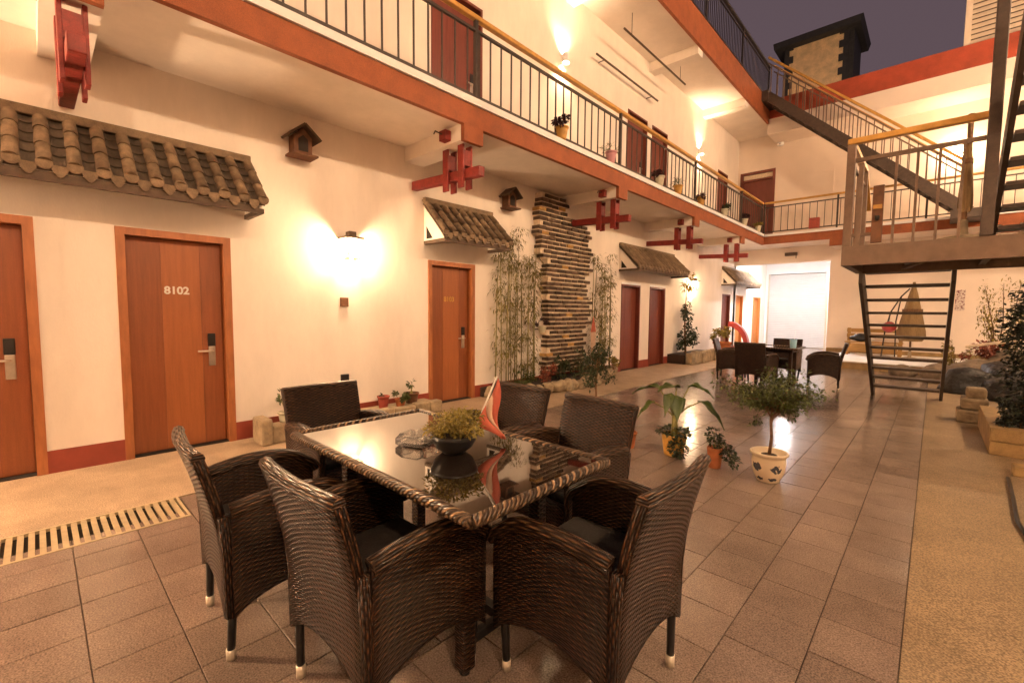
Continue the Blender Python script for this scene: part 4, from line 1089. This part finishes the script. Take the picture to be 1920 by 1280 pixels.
def bamboo(y0, y1, zt, n, label, seed):
    t = thing('bamboo_clump', (-5.12, (y0+y1)/2, .14), label, 'bamboo', 'bamboo clumps by the brick column'); rng = random.Random(seed); m = MB()
    for k in range(n):
        y = y0 + (y1-y0)*(k+.5)/n + rng.uniform(-.03, .03); x = -5.14 + rng.uniform(-.08, .10); h = zt*rng.uniform(.78, 1.03)
        lean = V((rng.uniform(-.03, .06), rng.uniform(-.09, .09), 0)); r = rng.uniform(.007, .013)
        pts = [V((x, y, .12)) + lean*(q*q) + V((0, 0, h*q)) for q in (0, .25, .5, .75, 1)]
        MB().tube(pts, [r, r, r*.85, r*.65, r*.3], 6).build('culm', 'bamboo', t, smooth=True)
        nodes = [1 - rng.random()**1.35*.9 for _ in range(9)]
        for j in range(int(200*h/2.6)):
            q = nodes[rng.randrange(len(nodes))] + rng.uniform(-.025, .025); q = max(.03, min(1, q))
            i = min(3, int(q*4)); p = pts[i].lerp(pts[i+1], q*4-i)
            a = rng.uniform(0, 2*PI); dd = V((math.cos(a)*.8 + .15, math.sin(a), rng.uniform(-.5, .5)))
            p2 = p + dd*rng.uniform(.02, .13); 
            if p2.x < WX+.02: p2.x = WX+.02
            dd.z -= .35
            m.leaf(p2, dd, V((0, 0, 1)), rng.uniform(.06, .12), rng.uniform(.013, .022), .35)
    stuff(m.build('foliage', 'bamleaf', t))
bamboo(5.12, 6.12, 2.55, 15, 'tall thin bamboo clump left of the brick column', 91)
bamboo(7.86, 8.55, 2.45, 10, 'tall thin bamboo clump right of the brick column, before the dark doors', 92)
wp_ = thing('hanging_pot', (-5.1, 6.28, 1.06), 'pale pot of dark flowers fixed beside the brick column', 'potted plant')
pot(wp_, (-5.13, 6.24, 1.0), .085, .12, 'palepot', rim=False, taper=.6); MB().bar((WX, 6.24, 1.06), (-5.2, 6.24, 1.06), .02, .02).build('hook', 'rail', wp_)
stuff(clump(MB(), (-5.13, 6.22, 1.18), .13, .13, .08, 150, .045, .03, random.Random(93), clumps=5).build('foliage', 'leaf_pu', wp_))
pn2 = thing('garden_pennant', (-4.98, 7.62, .14), 'small red pennant with a pale lower half on a stick in the planting bed', 'pennant')
MB().tube([(-4.98, 7.62, .13), (-4.98, 7.66, 1.34)], .005, 6).build('stick', 'string', pn2)
MB().prism([(7.57, .98), (7.76, .98), (7.665, 1.30)], lambda u, v, q: (q, u, v), -4.975, -4.97).build('cloth', 'flag', pn2)
MB().prism([(7.60, .55), (7.74, .55), (7.75, .978), (7.58, .978)], lambda u, v, q: (q, u, v), -4.975, -4.97).build('lower_cloth', 'flag_w', pn2)
# planter beyond the pair of doors
pl3 = thing('stone_planter', (-4.95, 12.9, 0), 'rough stone planter on the wall side beyond the pair of dark doors', 'planter')
y = 11.85
while y < 13.9:
    w = rr_.uniform(.28, .4); MB().box(-4.80 + rr_.uniform(-.02, .02), -4.62 + rr_.uniform(-.02, .03), y, y+w-.02, 0, .30 + rr_.uniform(-.04, .04)).build('stone', 'stone', pl3, bevel=.03); y += w
MB().box(-5.29, -4.81, 11.85, 13.95, 0, .25).build('soil', 'soil', pl3)
t = thing('climbing_shrub', (-5.0, 12.5, .25), 'tall narrow climbing shrub in the stone planter beside the far lantern', 'shrub'); rg = random.Random(101)
MB().tube([(-5.05, 12.5, .2), (-5.08, 12.45, 1.0), (-5.08, 12.5, 2.3)], [.03, .02, .008], 6).build('trunk', 'bark', t)
m = MB(); clump(m, (-5.0, 12.5, .62), .26, .42, .42, 700, .08, .05, rg, clumps=12); clump(m, (-5.06, 12.45, 1.35), .18, .3, .5, 420, .08, .045, rg, clumps=9)
stuff(m.build('foliage', 'leaf_dk', t))
m = MB(); clump(m, (-5.06, 12.5, 2.2), .18, .34, .35, 260, .10, .03, rg, clumps=8); stuff(m.build('upper_foliage', 'leaf_yl', t))
potplant('potted_plant', (-4.62, 14.15, 0), .25, .52, 'terra', 'large brown pot with bushy yellow-green plant beside the stone planter', 'leaf_yl', 600, (.36, .36, .28), (0, 0, .78), seed=103, L=.09, Wd=.045)
rp = thing('red_arch', (-4.25, 14.7, 0), 'glossy red plastic arch standing behind the small distant table', 'arch')
m = MB()
for k in range(11):
    a = PI*.5*k/10
    for rr2 in (.62, .78):
        for yy in (14.62, 14.80): m.v.append(V((-4.62 + rr2*math.sin(a)*.75, yy, .35 + rr2*math.cos(a))))
for k in range(10):
    q = k*4; n = q+4
    for a, b in ((0, 1), (1, 3), (3, 2), (2, 0)): m.face((q+a, q+b, n+b, n+a))
m.face((0, 1, 3, 2)); m.face((40, 42, 43, 41)); m.build('arch', 'redplastic', rp, smooth=False)
MB().box(-4.16, -4.03, 14.62, 14.80, 0, .352).build('leg', 'redplastic', rp)
bk = thing('blue_cup', (-1.98, 10.0, .741), 'pale blue plastic tumbler with a straw on the small distant table', 'cup')
MB().lathe([(.05, 0), (.052, .005), (.062, .15), (.058, .15), (.05, .02)], 16, (-1.93, 9.85, .741)).build('body', 'blue', bk, smooth=True)
MB().tube([(-1.93, 9.85, .76), (-1.90, 9.86, 1.06)], .005, 6).build('straw', 'string', bk)

# ================================================================== BALCONY POTS
bal = [(5.36, 'yellowpot', 'leaf_pu', 'yellow pot of dark purple foliage on the balcony ledge'), (6.72, 'pinkpot', 'leaf', 'pink pot with upright green leaves on the balcony ledge'),
       (8.55, 'palepot', 'leaf_pu', 'pale green pot with purple foliage on the balcony ledge before the upstairs doors'), (9.42, 'yellowpot', 'leaf', 'yellow pot with green plant on the balcony ledge before the upstairs doors'),
       (10.7, 'yellowpot', 'leaf_pu', 'yellow pot of drooping purple foliage on the balcony ledge past the upstairs doors'), (12.3, 'palepot', 'leaf_dk', 'pale pot of dark foliage on the balcony ledge, near the corner'),
       (13.95, 'palepot', 'leaf_pu', 'cream pot with purple-black foliage on the ledge close to the corner'), (15.3, 'palepot', 'leaf_yl', 'pale pot with lime foliage at the balcony corner')]
for i, (y, pm_, lm_, lab) in enumerate(bal):
    c = (-4.085, y, DECK); s = 1.1
    tall = lm_ == 'leaf'
    potplant('balcony_pot', c, .085*s, .165*s, pm_, lab, lm_, 220 if not tall else 90, (.13, .20, .09) if not tall else (.11, .17, .11), (0, 0, .23 if not tall else .25), group='pots on the balcony ledge', seed=110+i, L=.06 if not tall else .11, Wd=.035 if not tall else .012, stem=False, taper=.68)
bx = thing('hanging_box', (-2.7, 15.93, 3.9), 'small red-brown box hung on the cross building railing', 'box')
MB().box(-2.86, -2.6, 15.80, 15.94, 3.9, 4.2).build('box', 'redpot', bx, bevel=.01)
wl = thing('wooden_box', (-.55, 6.04, 2.4), 'narrow brown wooden box fixed to the landing railing', 'box')
MB().box(-.53, -.44, 5.98, 6.02, LZ+.02, LZ+.60).build('board', 'birdwood', wl, bevel=.004)
MB().box(-.52, -.45, 5.955, 5.98, LZ+.36, LZ+.40).build('shelf', 'gold', wl)
MB().lathe([(.01, 0), (.02, .02), (.02, .05)], 10, (-.485, 5.965, LZ+.24)).build('knob', 'black', wl)

# ================================================================== FAR RIGHT GARDEN
pf = thing('raised_platform', (-.5, 15.6, 0), 'low ochre-edged platform before the far wall under the stairs', 'platform')
MB().box(-2.05, 4, 14.02, FARY, 0, .17).build('riser', 'ochre', pf)
MB().box(-2.08, 4, 13.99, FARY-.001, .1705, .205).build('top', 'white', pf, bevel=.01)
bn = thing('garden_bench', (-1.35, 16.6, .205), 'wooden bench with a dark bag against the far wall', 'bench')
for k in range(3): MB().box(-1.9, -.6, 16.3 + k*.13, 16.41 + k*.13, .56, .59).build('slat', 'benchwood', bn)
for k in range(2): MB().box(-1.9, -.6, 16.74, 16.765, .70 + k*.15, .81 + k*.15).build('back_slat', 'benchwood', bn)
for xx in (-1.88, -.7):
    MB().box(xx, xx+.08, 16.3, 16.36, .206, .56).build('leg', 'benchwood', bn); MB().box(xx, xx+.08, 16.69, 16.739, .206, .98).build('leg', 'benchwood', bn)
MB().box(-1.79, -.71, 16.31, 16.34, .30, .54).build('front_board', 'benchwood', bn)
bg_ = thing('dark_bag', (-1.6, 16.5, .59), 'slumped black bag lying on the garden bench', 'bag')
m = MB(); rockmesh(m, (-1.58, 16.48, .70), .2, random.Random(121), (1.1, .7, .55)); m.build('body', 'black', bg_, smooth=True)
m = MB(); rockmesh(m, (-1.32, 16.42, .66), .12, random.Random(122), (.9, .7, .6)); tag(m.build('white_cloth', 'string', smooth=True), 'crumpled white cloth beside the black bag on the bench', 'cloth')
def closed_parasol(c, h, r, label, base=True):
    x, y, z = c; t = thing('closed_parasol', c, label, 'parasol')
    MB().tube([(x, y, z), (x, y, z+h)], .022, 8).build('pole', 'bark', t, smooth=True)
    m = MB(); n = 24; prof = [(.25, r*.75), (.30, r), (.38, r*.96), (.6, r*.66), (.8, r*.38), (.96, r*.12), (1.0, .024)]
    for (q, rr2) in prof:
        for j in range(n):
            a = 2*PI*j/n; f_ = 1 + .16*math.cos(a*8); m.v.append(V((x + rr2*f_*math.cos(a), y + rr2*f_*math.sin(a), z + h*q)))
    for i in range(len(prof)-1):
        for j in range(n): m.face((i*n+j, i*n+(j+1) % n, (i+1)*n+(j+1) % n, (i+1)*n+j))
    m.build('canopy', 'parasol', t, smooth=True)
    MB().tube([(x, y, z+h*.62), (x, y, z+h*.66)], r*.80, 12).build('tie', 'bark', t)
    if base: MB().lathe([(.24, 0), (.25, .03), (.2, .07), (.04, .1), (.03, .25)], 16, c).build('base', 'stone', t, smooth=True)
closed_parasol((-.42, 15.3, .205), 2.0, .25, 'folded tan parasol standing behind the open stair treads')
closed_parasol((.165, 6.55, LZ), 1.30, .05, 'folded tan parasol standing on the stair landing', True)
arch = thing('garden_arch', (-.8, 15.5, .205), 'thin black curved garden frame beside the folded parasol', 'frame')
pts = [(-1.0, 15.5, .205), (-.95, 15.5, .9), (-.85, 15.5, 1.45), (-.66, 15.5, 1.85), (-.5, 15.5, 2.05)]
MB().tube(pts, .018, 6).build('bow', 'rail', arch); MB().tube([(-.72, 15.55, .205), (-.74, 15.55, 1.2), (-.66, 15.53, 1.85)], .016, 6).build('strut', 'rail', arch)
rl = thing('red_ornament', (-.86, 15.42, 1.0), 'round red ornament hanging on the black garden frame', 'ornament')
MB().lathe([(.05, -.14), (.13, -.08), (.16, 0), (.13, .08), (.05, .14)], 16, (-.86, 15.40, 1.05)).build('body', 'redplastic', rl, smooth=True)
MB().tube([(-.86, 15.40, 1.19), (-.86, 15.47, 1.43)], .004, 5).build('cord', 'rail', rl)
rr3 = random.Random(131)
for i, (x, y, r, mat, lab) in enumerate([(.15, 12.7, .32, 'rock', 'tan garden boulder just behind the stair treads'), (.62, 12.4, .42, 'rock', 'large tan boulder in the rock garden beside the stairs'), (1.05, 11.9, .45, 'rock_dk', 'big wet black boulder in the rock garden'),
        (.55, 11.35, .36, 'rock_dk', 'low wet black boulder at the front of the rock garden'), (1.15, 12.8, .5, 'rock', 'tallest tan boulder at the back of the rock garden'), (-.45, 13.2, .22, 'rock', 'small tan boulder seen between the stair treads'), (.95, 10.75, .34, 'rock_dk', 'black boulder nearest the ivy')]):
    o = rockmesh(MB(), (x, y, r*.42), r, rr3, (1.1, 1, .8)).build('boulder', mat, smooth=True); o.location.z += 0
    tag(o, lab, 'boulder', 'boulders in the rock garden')
MB_ = tag(MB().bar((.45, 11.7, .80), (1.15, 11.55, .98), .14, .05).build('stone_slab', 'mortar', bevel=.012), 'pale flat stone slab leaning across the dark boulders', 'stone slab')
bush((.75, 12.9, .30), (.36, .3, .42), 'leaf_rd', 520, 'red-leafed shrub among the boulders', 141, L=.08, Wd=.045, group=None)
bush((.35, 13.6, .12), (.26, .26, .45), 'leaf_yl', 380, 'yellow-green shrub behind the boulders', 142, L=.08, Wd=.04, group=None)
t = thing('garden_bush', (.86, 13.4, 0), 'tall loose yellow-green bush with bare leaning stems beside the far poster', 'bush'); rg = random.Random(143); m = MB()
for k in range(9):
    tip = V((.86 + rg.uniform(-.28, .38), 13.4 + rg.uniform(-.3, .3), rg.uniform(1.2, 2.15))); b0_ = V((.9 + rg.uniform(-.06, .06), 13.4, 0)); mid = b0_.lerp(tip, .55) + V((.06, 0, .12))
    MB().tube([b0_, mid, tip], [.016, .010, .004], 5).build('stem', 'bark', t)
    for j in range(150):
        q = rg.uniform(.15, 1.05); p = b0_.lerp(mid, q*2) if q < .5 else mid.lerp(tip, q*2-1)
        m.leaf(p + rvec(rg)*.13, rvec(rg) + V((0, 0, -.3)), (0, 0, 1), rg.uniform(.05, .11), rg.uniform(.016, .03))
stuff(m.build('foliage', 'leaf_yl', t))
gw = thing('planter_wall', (.9, 6.7, 0), 'low ochre planter wall under the stair landing', 'planter')
for k in range(6):
    for j in range(2): MB().box(.46+k*.36, .46+k*.36+.352, 6.45+rr3.uniform(-.006, .006), 6.62, .003+j*.136, .135+j*.136).build('block', 'ochre', gw, bevel=.008)
MB().box(.46, .60, 6.625, 8.0, 0, .265).build('side_wall', 'ochre', gw, bevel=.01)
MB().box(.605, 2.6, 6.625, 8.0, 0, .2).build('soil', 'soil', gw)
MB().box(.56, 2.6, 5.70, 5.86, .003, .09).build('kerb', 'ochre', gw, bevel=.01)
cs_ = thing('corner_pier', (.42, 8.3, 0), 'short rough pier of stacked stones at the corner of the ochre planter', 'pier')
for k, (w, h) in enumerate(((.30, .17), (.27, .15), (.23, .13))):
    z0 = (0, .171, .322)[k]; MB().box(.42-w/2+.02*k, .42+w/2, 8.3-w*.6, 8.3+w*.6-.03*k, z0+.003, z0+h).build('stone', 'stone', cs_, bevel=.03)
iv = thing('ivy_mass', (.95, 6.95, .2), 'dark ivy mass hanging over the ochre planter below the landing', 'ivy'); rg = random.Random(151)
for k in range(6): MB().tube([(.7 + k*.12, 6.95 + rg.uniform(-.2, .2), .1), (.75 + k*.12, 6.9 + rg.uniform(-.2, .2), 1.0), (.7 + k*.12, 6.8 + rg.uniform(-.2, .2), 1.88)], .015, 5).build('stem', 'bark', iv)
m = MB()
clump(m, (.88, 6.92, .66), .44, .38, .44, 2600, .055, .034, rg, clumps=40); clump(m, (.90, 6.92, 1.25), .42, .36, .62, 3200, .055, .034, rg, clumps=46)
clump(m, (.58, 6.66, .36), .14, .16, .15, 320, .055, .034, rg, clumps=9)
stuff(m.build('foliage', 'leaf_gy', iv))
tag(MB().tube([(.52, 5.55, .021), (.50, 5.0, .021), (.47, 4.4, .021), (.50, 3.9, .021)], .012, 8).build('garden_hose', 'black', smooth=True), 'black hose lying on the lit strip of floor', 'hose')
